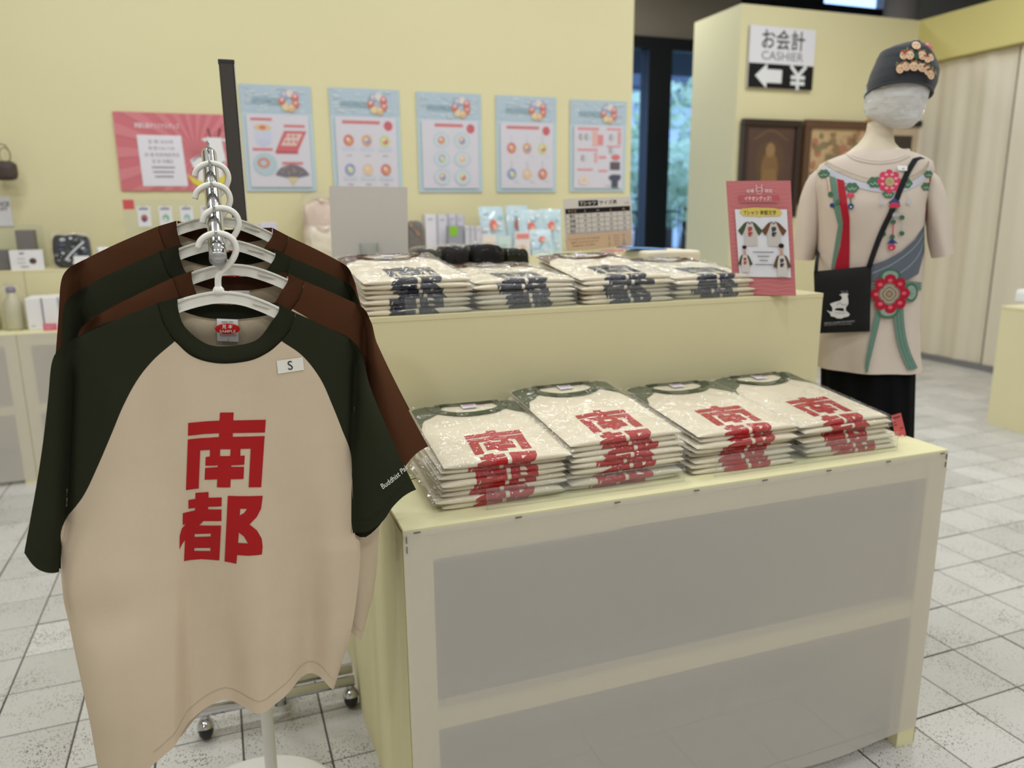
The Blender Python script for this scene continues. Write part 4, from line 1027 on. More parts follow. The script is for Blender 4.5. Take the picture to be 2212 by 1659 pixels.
# bubble-wrapped head
headL = Loft([(277, 1925, 1962, 0.012, -0.02), (273, 1910, 1972, 0.03, -0.018), (262, 1893, 1982, 0.050, -0.012), (248, 1876, 1990, 0.065, -0.005), (235, 1872, 1996, 0.075, 0.0), (215, 1873, 2003, 0.086, 0.005), (190, 1872, 2010, 0.092, 0.01), (160, 1884, 2012, 0.092, 0.01), (130, 1900, 2010, 0.080, 0.012), (112, 1925, 1995, 0.05, 0.012)], MP)
def bub(x, y, z, th):
    n = mnoise.cell((x * 90, y * 90, z * 90)); n2 = mnoise.noise((x * 28, y * 28, z * 28))
    k = 0.0016 * n + 0.004 * n2
    return x + k * math.cos(th), y + k * math.sin(th), 0
bw = clear_mat('bubble_wrap', bump=1.0, bscale=120, edge=0.5, base=0.08, rough=0.12, haze=0.6, dist=0.02)
obj('head', headL.mesh('head', M((224, 220, 214), 0.6), 50, 56), mn)
headW = Loft([(py, l - 2, r_ + 2, b + 0.004, yc) for (py, l, r_, b, yc) in [(278, 1922, 1965, 0.014, -0.02), (273, 1908, 1974, 0.032, -0.018), (262, 1891, 1984, 0.052, -0.012), (248, 1874, 1992, 0.067, -0.005), (235, 1870, 1998, 0.077, 0.0), (215, 1871, 2005, 0.088, 0.005), (198, 1870, 2008, 0.092, 0.01), (178, 1876, 2010, 0.088, 0.01)]], MP)
obj('bubble_wrap', headW.mesh('bubble_wrap', bw, 60, 90, bub), mn)
# --- beanie
CAPC = M((52, 54, 60), 0.95, bump=0.6, bscale=420, var=0.06, vscale=30, sheen=0.2)
capL = Loft([(216, 1868, 2014, 0.106, 0.010), (205, 1869, 2019, 0.107, 0.010), (190, 1871, 2025, 0.107, 0.010), (160, 1879, 2030, 0.105, 0.012), (140, 1887, 2026, 0.098, 0.012), (122, 1894, 2019, 0.090, 0.012), (108, 1902, 2010, 0.078, 0.012), (99, 1925, 2002, 0.062, 0.012), (93, 1945, 1994, 0.040, 0.012), (89, 1965, 1982, 0.012, 0.012)], MP)
bt = thing('beanie', 'dark charcoal beanie with an embroidered cluster of faces, worn by the mannequin', 'hat', MP.P0, MP.yaw)
zr0 = capL.z[0]
def rim(x, y, z, th):
    k = max(0, 1 - (z - zr0) / 0.10); lift = 0.5 + 0.5 * math.sin(-th)
    return x, y, 0.033 * k * lift ** 1.3
obj('crown', capL.mesh('crown', CAPC, 40, 64, rim, (False, True)), bt)
zl = zr0
V = []
xc, a_, b_, yc = capL.at(zr0)
P_ = [(xc + a_ * math.cos(2 * PI * k / 64), yc + b_ * math.sin(2 * PI * k / 64), zr0 + 0.033 * (0.5 + 0.5 * math.sin(-2 * PI * k / 64)) ** 1.3) for k in range(65)]
tube('rim_band', P_, 0.0032, CAPC, bt, 8, cap=False)
def capmap(px, py, off):
    x, z = MP(px, py); return (x, capL.depth(x, z - 0.004, 0.0024 + off), z)
a = Art()
FACE, HAIR, GOLD, REDH = (226, 190, 158), (26, 20, 18), (150, 136, 82), (176, 46, 44)
def face(x, y, rx, ry, crown=True):
    if crown:
        a.ell((60, 96, 60), x, y - ry * 1.0, rx * 1.05, ry * 0.45, 14); a.ell(REDH, x - rx * .3, y - ry * 1.05, rx * 0.4, ry * 0.28, 10); a.ell(GOLD, x + rx * .4, y - ry * 1.1, rx * 0.3, ry * 0.3, 8)
    a.ell(FACE, x, y, rx, ry, 18)
    for k in (-1, 1):
        a.line(HAIR, [(x + k * rx * .2, y - ry * .1), (x + k * rx * .55, y - ry * .02)], 0.8); a.line(HAIR, [(x + k * rx * .2, y - ry * .34), (x + k * rx * .6, y - ry * .3)], 0.6)
    a.ell(REDH, x, y + ry * .5, rx * .16, ry * .1, 8)
a.ell(HAIR, 1978, 97, 9, 6)
face(1977, 108, 9.5, 9.5, False)
for (x, y) in [(1958, 117), (1947, 124), (1995, 121), (2010, 128)]: a.poly(GOLD, [(x - 3, y + 6), (x, y - 5), (x + 3, y + 6)]); a.ell(REDH, x, y + 5, 3.5, 2.5, 8)
face(1950, 132, 8, 9); face(1963, 132, 9, 9.5); face(1989, 131, 9.5, 9.5); face(2008, 133, 6.5, 8); face(2000, 138, 7, 8, False)
a.ell((44, 72, 46), 1977, 134, 5, 9); a.ell(REDH, 1952, 126, 5, 2.4); a.ell(REDH, 1999, 131, 6, 2.2)
for (x, y) in [(1936, 150), (2011, 155), (2018, 162)]: a.poly(GOLD, [(x - 3.5, y + 5), (x, y - 5), (x + 3.5, y + 5)])
for (x, y, rx) in [(1942, 162, 8), (1955, 157, 9), (1971, 157, 9.5), (1988, 158, 9.5), (2000, 164, 8), (2007, 171, 8)]: face(x, y, rx, 9.5)
a.ell(HAIR, 1990, 146, 5, 2.6); a.ell(HAIR, 1960, 147, 5, 2.6)
a.ell((226, 96, 118), 2003, 104, 7.5, 4.2, 16, a0=0.4); a.ell((240, 200, 205), 2001, 103, 3, 1.6, 10); a.ell((214, 70, 92), 2011, 110, 5, 3.4)
a.build('embroidery', bt, capmap, 6, step=0.00012)

# --- printed shirt on the mannequin
TEEC = cloth((214, 200, 188), 0.2)
tee = thing('printed_shirt', 'pale beige shirt printed with jewels, ribbons and red flowers, on the mannequin', 'shirt', MP.P0, MP.yaw)
teeL = Loft([(327, 1836, 1962, 0.075, 0.012), (338, 1800, 1992, 0.088, 0.014), (350, 1772, 2015, 0.098, 0.015), (370, 1760, 2020, 0.108, 0.015), (400, 1758, 2012, 0.118, 0.015), (440, 1764, 2002, 0.128, 0.015), (490, 1766, 1998, 0.126, 0.015), (560, 1765, 1998, 0.120, 0.015), (640, 1764, 1992, 0.118, 0.015), (700, 1762, 1988, 0.122, 0.015), (760, 1760, 1990, 0.128, 0.015), (791, 1756, 1994, 0.132, 0.015)], MP, 2.4)
zlo, zhi = teeL.z[0], teeL.z[-1]
def tfold(x, z):
    v = min(1, max(0, (zhi - 0.12 - z) / 0.35))
    bust = 0.014 * (math.exp(-((x + 0.075) / 0.05) ** 2 - ((z - zhi + 0.155) / 0.06) ** 2) + math.exp(-((x - 0.085) / 0.05) ** 2 - ((z - zhi + 0.155) / 0.06) ** 2))
    return bust + v * (0.006 * math.sin(x * 52 + 0.8) + 0.005 * math.sin(x * 31 + 2.0))
def twob(x, y, z, th):
    k = 1.0 if math.sin(th) < 0 else -0.6
    return x, y - tfold(x, z) * (abs(math.sin(th)) ** 0.7) * k, 0
obj('body', teeL.mesh('body', TEEC, 60, 96, twob, (False, False)), tee)
def teemap(px, py, off):
    x, z = MP(px, py); xc, a_, b_, yc = teeL.at(z)
    t = min(0.9999, abs((x - xc) / a_)); sn = (1 - t ** teeL.ex) ** (1 / teeL.ex)
    th_s = sn ** (teeL.ex / 2)
    return (x, yc - b_ * sn - tfold(x, z) * th_s ** 0.7 - 0.0018 - off, z)
def P3(px, py, y=0.0): x, z = MP(px, py); return (x, y, z)
def sleeve_v(path, rads, ry, name):
    V, Fc = [], []; seg = 30; P = cr_spline([P3(*q) for q in path], 22); rr = np.interp(np.linspace(0, 1, 22), np.linspace(0, 1, len(rads)), rads)
    for i, p_ in enumerate(P):
        t = P[min(i + 1, 21)] - P[max(i - 1, 0)]; t /= np.linalg.norm(t); nx = np.array([t[2], 0, -t[0]])
        for k in range(seg):
            th = 2 * PI * k / seg; V.append(p_ + nx * rr[i] * math.cos(th) + np.array([0, 1.0, 0]) * (0.015 + ry * (0.75 + 0.25 * i / 21) * math.sin(th) + 0.002 * math.sin(4 * th + i * .3)))
    for i in range(21):
        for k in range(seg): Fc.append((i * seg + k, i * seg + (k + 1) % seg, (i + 1) * seg + (k + 1) % seg, (i + 1) * seg + k))
    return obj(name, mesh(name, V, Fc, TEEC, True), tee)
sleeve_v([(1806, 366), (1774, 386), (1759, 420), (1749, 470), (1742, 520), (1736, 560)], [0.016, 0.034, 0.038, 0.038, 0.036, 0.029], 0.060, 'sleeve')
sleeve_v([(1980, 368), (2008, 390), (2020, 430), (2027, 480), (2031, 520), (2036, 553)], [0.014, 0.025, 0.029, 0.030, 0.031, 0.027], 0.058, 'sleeve')
xc, a_, b_, yc = teeL.at(zhi)
tube('collar', [(xc + a_ * math.cos(2 * PI * k / 48), yc + b_ * math.sin(2 * PI * k / 48), zhi - (0.017 if math.sin(2 * PI * k / 48) < 0 else -0.004) * abs(math.sin(2 * PI * k / 48))) for k in range(49)], 0.0055, TEEC, tee, 8, cap=False)
a = Art()
GRN, TEALG, CRIM, SLATE, LILAC, BRN, BLU, ROSE = (70, 110, 84), (104, 138, 124), (172, 26, 48), (98, 104, 116), (196, 198, 210), (126, 96, 72), (40, 70, 120), (206, 60, 92)
def neckline(dy): return [(1783, 353 + dy), (1797, 363 + dy), (1820, 375 + dy), (1855, 389 + dy), (1885, 397 + dy), (1920, 400 + dy), (1955, 395 + dy), (1982, 381 + dy), (1997, 367 + dy), (2005, 356 + dy)]
a.line(LILAC, neckline(9), 17); a.line((228, 216, 196), neckline(-2), 9)
for dd in (-6, -2, 2.2): a.line(BRN, neckline(dd), 1.3)
a.line((190, 176, 166), [(1828, 334), (1846, 347), (1875, 355), (1905, 357), (1938, 352), (1964, 340)], 1.6); a.line((226, 214, 204), [(1832, 330), (1850, 341), (1877, 348), (1905, 350), (1935, 345), (1958, 336)], 1.2)  # collar rib's shading drawn in colour, with a lighter line above
# ribbons
a.poly(CRIM, [(1811, 388), (1826, 392), (1832, 430), (1838, 470), (1838, 520), (1837, 575), (1805, 577), (1818, 530), (1824, 490), (1819, 450), (1815, 420)])
a.poly(TEALG, [(1795, 382), (1808, 386), (1815, 430), (1820, 455), (1824, 480), (1818, 520), (1806, 575), (1798, 577), (1806, 530), (1814, 485), (1805, 452), (1802, 420)])
a.poly(CRIM, [(2007, 386), (2013, 384), (2014, 410), (2006, 450), (1998, 478), (2000, 440), (2006, 410)])
a.poly(TEALG, [(2014, 378), (2022, 376), (2020, 410), (2012, 445), (1999, 487), (2002, 460), (2010, 420)])
def cloud(x, y, s):
    a.flower(GRN, x, y, s, 6, 0.22, 48, 1.35); a.line((190, 210, 190), [(x - s * .8, y + s * .1), (x - s * .3, y + s * .45), (x, y), (x + s * .4, y + s * .4), (x + s * .8, y)], 1.0)
cloud(1782, 377, 10); cloud(1843, 407, 11); cloud(1890, 396, 12); cloud(1954, 398, 11); cloud(1918, 420, 9); cloud(2000, 404, 9); cloud(2004, 378, 8)
a.flower(ROSE, 1920, 394, 25, 8, 0.24, 80)
for k in range(8): th = 2 * PI * k / 8 + .39; a.ell((236, 150, 168), 1920 + 15 * math.cos(th), 394 + 15 * math.sin(th), 4, 3, 10)
a.ell((160, 140, 96), 1921, 395, 10, 10); a.ell((206, 190, 150), 1921, 395, 8, 8, hole=0.8); a.ell((206, 190, 150), 1921, 395, 4, 4, hole=0.7)
def drop(x, y, h):
    a.poly(ROSE, [(x - 9, y), (x - 5, y - 7), (x, y - 3), (x + 5, y - 7), (x + 9, y + 1), (x, y + 6)]); a.line(GRN, [(x, y + 4), (x + 1, y + h)], 3, False); a.ell(BLU, x + 1, y + h + 6, 6, 6); a.ell((220, 224, 232), x + 1, y + h + 7, 2, 2)
drop(1840, 424, 16)
a.line((224, 206, 190), [(1791, 385), (1796, 417)], 5, False); a.line(CRIM, [(1790, 388), (1794, 415)], 1.2, False); a.ell(GRN, 1797, 421, 5, 6); a.ell(BLU, 1801, 444, 5, 5); a.ell(GRN, 1813, 437, 5, 5)
a.poly(BLU, [(1918, 438), (1930, 428), (1942, 438), (1936, 446), (1924, 446)]); a.ell(ROSE, 1931, 444, 12, 6); a.ell(GRN, 1930, 452, 6, 4)
for (x, y) in [(1928, 478), (1946, 469), (1908, 503), (1946, 502), (1926, 509)]: a.ell(GRN, x, y, 5.5, 5)
for k in range(5): a.ell(ROSE, 1928 - k * 0.2, 485 + k * 4.6, 1.8, 2.0, 8)
a.line((170, 180, 196), [(1946, 474), (1946, 498)], 1, False); a.line((190, 194, 206), [(1901, 415), (1904, 438)], 1, False); a.line((190, 194, 206), [(1955, 412), (1961, 436)], 1, False); a.ell((190, 194, 206), 1904, 440, 5, 3.5); a.ell((190, 194, 206), 1961, 438, 5, 3.5); a.ell((180, 184, 190), 1933, 463, 10, 4)
a.poly(BLU, [(1914, 523), (1926, 512), (1938, 523), (1931, 522), (1926, 526), (1921, 522)]); a.ell(ROSE, 1925, 530, 8, 7); a.ell((230, 160, 170), 1924, 532, 2.4, 2)
# slate sash
a.poly(SLATE, [(1884, 566), (1910, 558), (1945, 540), (1975, 515), (1995, 487), (1996, 540), (1982, 588), (1955, 600), (1930, 606), (1884, 600)])
for pts in ([(1884, 584), (1925, 566), (1962, 541), (1983, 520), (1995, 500)], [(1940, 586), (1965, 568), (1984, 545), (1995, 517)]): a.line((150, 172, 178), pts, 1.5)
# medallion with green ribbons
for dx in (-5, 0, 5):
    a.line(TEALG, [(1902 + dx * .6, 640), (1892 + dx * .8, 690), (1876 + dx * .5, 760), (1873, 786)], 4.4); a.line((78, 104, 94), [(1904 + dx * .6, 640), (1894 + dx * .8, 690), (1878 + dx * .5, 760), (1875, 786)], 0.8)
for dx in (-7, 0, 7):
    a.line(TEALG, [(1938 + dx, 640), (1942 + dx, 700), (1952 + dx, 745), (1970 + dx, 786)], 6); a.line((78, 104, 94), [(1941 + dx, 640), (1945 + dx, 700), (1955 + dx, 745), (1973 + dx, 786)], 0.9)
for dy in (0, 6, 12): a.line(TEALG, [(1884, 604 + dy), (1940, 602 + dy), (1975, 606 + dy), (1990, 610 + dy)], 4)
for (x, y, w, h) in [(1922, 590, 1.5, 1), (1966, 626, 1, 1.35), (1918, 662, 1.5, 1)]:
    a.ell(GRN, x, y, 15 * w, 15 * h); a.ell(GRN, x - 12 * (w - .5), y + 2, 9, 9); a.ell(GRN, x + 12 * (w - .5), y + 2, 9, 9); a.ell((140, 162, 150), x, y, 11 * w, 11 * h); 
a.flower(CRIM, 1922, 627, 41, 8, 0.22, 80, 1.0)
for k in range(8): th = 2 * PI * k / 8; a.ell((226, 90, 112), 1922 + 29 * math.cos(th), 627 + 28 * math.sin(th), 5, 4, 10)
for k, c in enumerate([(128, 116, 104), (176, 160, 140), (128, 116, 104), (176, 160, 140), (128, 116, 104), (170, 140, 96)]): a.flower(c, 1920, 627, 23 - 3.7 * k, 4, 0.18, 48)
a.build('front_print', tee, teemap, 7, step=0.00009)
a = Art(); a.poly((236, 234, 232), [(1937, 361), (1958, 362), (1957, 372), (1938, 371)]); a.text((60, 60, 64), 'M', 1949, 370, 6, ydown=True); a.build('size_sticker', tee, lambda x, y, o: teemap(x, y, o + 0.006), 6)
# --- black skirt
sk = thing('skirt', 'long black skirt hanging below the printed shirt on the mannequin', 'skirt', MP.P0, MP.yaw)
skL = Loft([(776, 1772, 1980, 0.112, 0.015), (860, 1771, 1978, 0.116, 0.015), (940, 1770, 1976, 0.12, 0.015), (1150, 1766, 1972, 0.125, 0.015)], MP, 2.3)
obj('cloth', skL.mesh('cloth', cloth((20, 20, 22)), 24, 90, lambda x, y, z, th: (x, y + 0.005 * math.sin(th * 14), 0), (False, False)), sk)
P_ = [(0.115 * math.cos(2 * PI * k / 40), 0.015 + 0.108 * math.sin(2 * PI * k / 40), skL.z[-1]) for k in range(41)]
tube('waistband', P_, 0.006, cloth((16, 16, 18)), sk, 8, cap=False)
# --- crossbody bag
BAGC = M((13, 14, 17), 0.85, bump=0.4, bscale=900)
bg_ = thing('crossbody_bag', 'flat black crossbody bag with a white deer print on the mannequin', 'bag', MP.P0, MP.yaw)
by = teeL.depth(MP(1822, 640)[0], MP(1822, 640)[1]) - 0.034
q = [MP(1764, 580), MP(1883, 568), MP(1880, 703), MP(1768, 708)]
V, n = [], 14
for side in (0, 1):
    for j in range(n):
        for i in range(n):
            u, v = i / (n - 1), j / (n - 1); e = (math.sin(PI * min(1, max(0, u))) * math.sin(PI * v)) ** 0.35 if 0 < i < n - 1 and 0 < j < n - 1 else 0
            pq = quadmap(*q)(u, v); V.append((pq[0], by + 0.010 + (0.012 * e if side else -0.010 * e) - 0.006 * u, pq[1]))
Fc = grid_faces(n, n) + [tuple(reversed(f)) for f in grid_faces(n, n, n * n)]
obj('pouch', mesh('pouch', V, Fc, BAGC, True), bg_)
f = lambda px, py, off: (MP(px, py)[0], by - 0.0045 - off - 0.003 * (px - 1764) / 119, MP(px, py)[1])
a = Art(); WH = (226, 226, 226)
B = lambda l: [(1740 + x / 6.382, 560 + y / 6.382) for x, y in l]
a.poly(WH, B([(370, 545), (440, 520), (500, 505), (530, 480), (520, 440), (490, 430), (530, 410), (575, 405), (615, 415), (600, 440), (612, 500), (610, 550), (580, 590), (580, 640), (560, 640), (545, 600), (470, 600), (440, 610), (430, 650), (400, 640), (405, 600), (385, 570)]))
a.poly(WH, B([(325, 630), (380, 650), (450, 630), (520, 640), (590, 640), (632, 680), (610, 710), (560, 720), (520, 738), (460, 735), (430, 715), (385, 710), (370, 670)]))
for l in ([(530, 405), (520, 375)], [(545, 402), (548, 372)], [(575, 402), (590, 370)], [(590, 405), (605, 380)]): a.line((150, 150, 152), B(l), 0.9, False)
a.line((40, 40, 44), B([(460, 560), (500, 530), (540, 560), (590, 550)]), 0.7); a.line((40, 40, 44), B([(440, 660), (520, 665), (580, 660)]), 0.6)
a.text((190, 190, 190), 'SPECIAL EXHIBITION NANTO', 1818, 684, 3.6, ydown=True, rot=-0.08, width=62, bold=0.01); a.text((170, 170, 170), 'BUDDHIST PAINTING', 1815, 688.5, 3.2, ydown=True, rot=-0.06, width=56)
a.build('bag_print', bg_, f, 20, step=0.0002)
def strap(name, pts, w=0.007):
    P = cr_spline(pts, 40); return tube(name, P, w, BAGC, bg_, 8, flat=0.22, up=(1, 0, 0))
def on_tee(px, py, o=0.004):
    x, z = MP(px, py); return (x, teemap(px, py, 0)[1] - o, z)
strap('strap', [(q[1][0] - 0.006, by + 0.004, q[1][1] - 0.004), on_tee(1890, 535, 0.010), on_tee(1905, 497), on_tee(1925, 455), on_tee(1945, 405), on_tee(1960, 372), on_tee(1974, 349, 0.003), (MP(1982, 341)[0], 0.0, MP(1982, 338)[1]), (MP(1986, 350)[0], 0.07, MP(1986, 350)[1]), (MP(1990, 420)[0], 0.135, MP(1990, 420)[1]), (MP(1950, 560)[0], 0.155, MP(1950, 560)[1])])
strap('strap', [(q[0][0] + 0.006, by + 0.008, q[0][1] - 0.004), (MP(1770, 560)[0], by + 0.02, MP(1770, 560)[1]), (MP(1772, 540)[0] - 0.004, -0.01, MP(1772, 540)[1]), (MP(1776, 525)[0] - 0.004, 0.06, MP(1776, 525)[1]), (MP(1810, 510)[0], 0.15, MP(1810, 510)[1])], 0.005)
tube('hook', [P3(1974, 348, -0.07), P3(1985, 344, -0.05), P3(1997, 348, -0.03)], 0.005, BLACK, bg_, 8)

# ================================================================== WALL POSTERS AND SIGNS
def wall_board(name, label, cat, y, pxq, thick, m, group=None):
    q = [ony(px, py, y) for px, py in pxq]; c = sum(q) / 4
    t = thing(name, label, cat, (c[0], y, c[2]), 0, group)
    ql = [(float(p_[0] - c[0]), float(p_[2] - c[2])) for p_ in q]
    # square it up: posters are rectangles
    w = (ql[1][0] - ql[0][0] + ql[2][0] - ql[3][0]) / 2; h = (ql[0][1] - ql[3][1] + ql[1][1] - ql[2][1]) / 2
    ql = [(-w / 2, h / 2), (w / 2, h / 2), (w / 2, -h / 2), (-w / 2, -h / 2)]
    board(t, 'board', ql, thick, m, 0)
    f = quadmap(*ql, 100, 100 * h / w)
    return t, (lambda u, v, off: (f(u, v)[0], -0.0004 - off, f(u, v)[1])), 100 * h / w
LB, LBD, OFFW, RD, RD2 = (168, 194, 210), (140, 176, 190), (214, 211, 222), (206, 92, 98), (196, 70, 80)
PQ = [[(520, 181), (671, 187), (684, 413), (530, 413)], [(709, 189), (860, 194), (871, 414), (723, 414)], [(897, 198), (1038, 203), (1043, 415), (908, 415)], [(1070, 205), (1201, 211), (1202, 415), (1075, 415)], [(1231, 215), (1352, 219), (1351, 414), (1232, 414)]]
PLB = ['blue-bordered poster showing a mug, red box and folding fan', 'blue-bordered poster of six badge pictures, half behind the blank card', 'blue-bordered poster of six round plates', 'blue-bordered poster of six hanging charms', 'blue-bordered poster with a black bag and navy shirt at the glazed end']
COLS = [(206, 96, 80), (214, 150, 96), (200, 210, 120), (120, 140, 190), (226, 190, 150)]
for k in range(5):
    t, mp, hh = wall_board('poster', PLB[k], 'poster', WALLY - 0.008, PQ[k], 0.006, M((186, 206, 216), 0.5), 'blue posters on the wall')
    mp0_, hh0 = mp, hh; hh = 156.0; mp = (lambda u, v, off, mp0_=mp0_, hh0=hh0: mp0_(u, v * hh0 / 156.0, off))
    a = Art(); r_ = random.Random(k)
    a.rect(LB, 0, 0, 100, 40)
    for j in range(46): a.ell((206, 220, 228), r_.uniform(6, 94), r_.uniform(3, 38), r_.uniform(2, 6), r_.uniform(0.6, 1.4), 10)
    for i_, ch in enumerate('特別展覧会'): a.text(LBD, ch, 20 + i_ * 8.5, 27, 10, ydown=True, bold=0.02)
    # ring of figures
    for j in range(7):
        th = 2 * PI * j / 7 + 0.4; a.ell([(206, 92, 80), (222, 170, 110), (226, 200, 140), (200, 90, 70), (150, 160, 200), (224, 214, 214), (210, 84, 92)][j], 68 + 10 * math.cos(th), 22 + 11 * math.sin(th), 5.2, 6.2, 12)
        a.ell((236, 206, 180), 68 + 10 * math.cos(th), 20 + 11 * math.sin(th), 2.4, 2.4, 8)
    a.rect(OFFW, 6, 42, 94, hh - 6)
    if k in (1, 2, 3): a.rect(RD, 16 if k != 2 else 26, 48, 70, 53); a.ell(RD2, 82, 55, 6.5, 7.5)
    if k == 0:
        a.rect(RD, 12, 48, 42, 52); a.rect(RD, 58, 57, 88, 61); a.rect(RD, 12, 92, 40, 96); a.rect(RD, 52, 112, 82, 116)
        a.ell((190, 196, 226), 28, 78, 12, 12); a.rect((198, 204, 230), 16, 62, 40, 80); a.ell((222, 184, 120), 28, 62, 12, 5); a.ell((206, 96, 80), 28, 62, 5, 3)
        a.poly((202, 76, 80), [(44, 96), (58, 66), (90, 66), (76, 96)]); a.poly((226, 190, 180), [(52, 88), (62, 70), (84, 70), (74, 88)]); a.poly((180, 56, 64), [(44, 96), (76, 96), (76, 100), (44, 100)])
        for j in range(6): a.ell((200, 110, 96), 60 + (j % 3) * 7, 74 + (j // 3) * 8, 2.4, 2.4, 8)
        a.ell((168, 196, 206), 28, 116, 17, 17); a.ell((206, 120, 100), 26, 114, 9, 8, hole=0.5)
        fan = [(66 + 26 * math.cos(th), 140 - 24 * math.sin(th)) for th in np.linspace(0.35, PI - 0.35, 20)]; a.poly((92, 84, 96), fan + [(66 - 7, 136), (66 + 7, 136)]); a.poly((214, 190, 130), [(58, 135), (74, 135), (67, 147), (65, 147)])
        for j in range(30): th = r_.uniform(.5, PI - .5); rr = r_.uniform(12, 23); a.ell([(150, 90, 84), (110, 130, 120), (170, 150, 110)][j % 3], 66 + rr * math.cos(th), 140 - rr * math.sin(th), 1.3, 1.0, 6)
    elif k in (1, 2, 3):
        for r2 in range(2 if k != 2 else 3):
            for c2 in range(3 if k != 2 else 2):
                cx_ = (24 + 26 * c2) if k != 2 else (36 + 32 * c2); cy_ = (78 + 44 * r2) if k == 1 else ((74 + 29 * r2) if k == 2 else (84 + 42 * r2))
                if k == 1: a.rect((196, 204, 220), cx_ - 10, cy_ + 10, cx_ + 10, cy_ + 16); a.rect((150, 150, 160), cx_ - 4, cy_ + 22, cx_ + 4, cy_ + 23.5)
                if k == 2: a.ell((186, 204, 216), cx_, cy_, 13, 13); a.ell((200, 214, 224), cx_, cy_, 10, 10)
                if k == 3: a.line((190, 190, 200), [(cx_, cy_ - 22), (cx_, cy_ - 8)], 1, False); a.rect((200, 200, 210), cx_ + 5, cy_ + 12, cx_ + 11, cy_ + 13.5)
                cc = COLS[(r2 * 3 + c2) % 5]; a.ell(cc, cx_, cy_, 7.5 if k != 2 else 5.5, 9 if k != 2 else 6.5, 14); a.ell(COLS[(r2 + c2 * 2 + 1) % 5], cx_ + 1, cy_ + 1, 4, 4.5, 10); a.ell((236, 214, 196), cx_ - 1, cy_ - 2, 2.6, 2.6, 8)
    else:
        for (x0, y0_, x1, y1_) in [(12, 46, 50, 51), (64, 46, 90, 50), (12, 82, 48, 86), (64, 76, 90, 79), (12, 116, 40, 120), (50, 94, 64, 99), (50, 118, 66, 122)]: a.rect((222, 130, 136), x0, y0_, x1, y1_)
        a.rect((226, 170, 160), 38, 52, 48, 78); a.rect((222, 120, 124), 48, 58, 58, 76); a.rect((216, 140, 140), 84, 52, 90, 74); a.rect((222, 160, 160), 42, 88, 48, 106)
        for (x, y) in [(18, 62), (28, 62), (72, 62), (22, 98), (72, 84)]: a.ell((170, 150, 150), x, y, 4, 6, 10); a.ell((186, 206, 214), x + 4, y, 3, 5, 8)
        a.ell((216, 90, 96), 81, 96, 8, 5); a.rect((60, 54, 62), 71, 104, 89, 118); a.rect((50, 46, 54), 86, 126, 90, 132); a.ell((226, 206, 190), 24, 136, 9, 9); a.ell((228, 180, 140), 24, 136, 3, 3, 8)
        a.poly((36, 42, 62), [(68, 130), (75, 126), (85, 126), (92, 130), (88, 137), (86, 135), (86, 149), (74, 149), (74, 135), (72, 137)]); a.rect((180, 206, 204), 62, 144, 72, 146)
    a.L = [(v_, f_, tuple(int(c * 0.72 + w_ * 0.28) for c, w_ in zip(col_, (205, 200, 208)))) for (v_, f_, col_) in a.L]
    a.build('poster_print', t, mp, step=0.0001)
# pink poster
t, mp, hh = wall_board('pink_poster', 'wide pink poster with a white notice panel and a white deer picture', 'poster', WALLY - 0.008, [(243, 240), (495, 249), (507, 412), (262, 412)], 0.006, M((206, 112, 122), 0.5))
mp1_, hh1 = mp, hh; hh = 67.0; mp = (lambda u, v, off: mp1_(u, v * hh1 / 67.0, off))
a = Art()
for j in range(22):
    th = 2 * PI * j / 22; dx, dy = 150 * math.cos(th), 150 * math.sin(th); w2 = 0.07
    pts = [(68, 34), (68 + 150 * math.cos(th - w2), 34 + 150 * math.sin(th - w2)), (68 + 150 * math.cos(th + w2), 34 + 150 * math.sin(th + w2))]
    # clip to the board
    def clip(P, ax, lim, sgn):
        out = []
        for i in range(len(P)):
            A_, B_ = P[i], P[(i + 1) % len(P)]; ia, ib = sgn * (A_[ax] - lim) <= 0, sgn * (B_[ax] - lim) <= 0
            if ia: out.append(A_)
            if ia != ib: s_ = (lim - A_[ax]) / (B_[ax] - A_[ax]); out.append((A_[0] + s_ * (B_[0] - A_[0]), A_[1] + s_ * (B_[1] - A_[1])))
        return out
    for ax, lim, sg in ((0, 100, 1), (0, 0, -1), (1, hh, 1), (1, 0, -1)):
        if len(pts) > 2: pts = clip(pts, ax, lim, sg)
    if len(pts) > 2: a.poly((214, 132, 140), pts)
a.text((240, 220, 224), '南都仏画オリジナルグッズ', 36, 13, 5, ydown=True, bold=0.015, width=38)
a.poly((228, 224, 234), [(18, 19), (56, 19), (58, 63), (19, 63)])
for j, s in enumerate(['会 期 2025年', '時 間 9:30-17:00', '会 場 奈良特設売店', '定 休 月曜日']): a.text((130, 118, 136), s, 38, 26 + 5.6 * j, 3.6, ydown=True, width=[22, 22, 30, 18][j])
for j in range(3): a.rect((150, 140, 156), 28 + j, 46 + 4 * j, 48 - j, 47.4 + 4 * j)
WD = (232, 230, 234)
a.poly(WD, [(62, 40), (70, 36), (78, 38), (80, 26), (78, 20), (92, 20), (92, 26), (94, 40), (90, 50), (91, 58), (86, 58), (84, 50), (74, 52), (72, 62), (67, 62), (68, 50), (64, 46)])
a.line((110, 70, 70), [(82, 20), (80, 12)], 1.4, False); a.line((110, 70, 70), [(89, 20), (91, 12)], 1.4, False); a.ell((226, 222, 226), 77, 22, 3, 1.6, 10); a.ell((226, 222, 226), 95, 22, 3, 1.6, 10)
a.line((40, 36, 40), [(80, 42), (86, 45), (93, 41)], 1.0); a.line((90, 84, 90), [(64, 41), (70, 37), (76, 38)], 1.0)
a.poly((222, 206, 86), [(58, 52), (66, 57), (76, 60), (88, 55), (93, 50), (91, 60), (84, 64), (70, 65), (62, 60)])
a.build('poster_print', t, mp, step=0.0001)
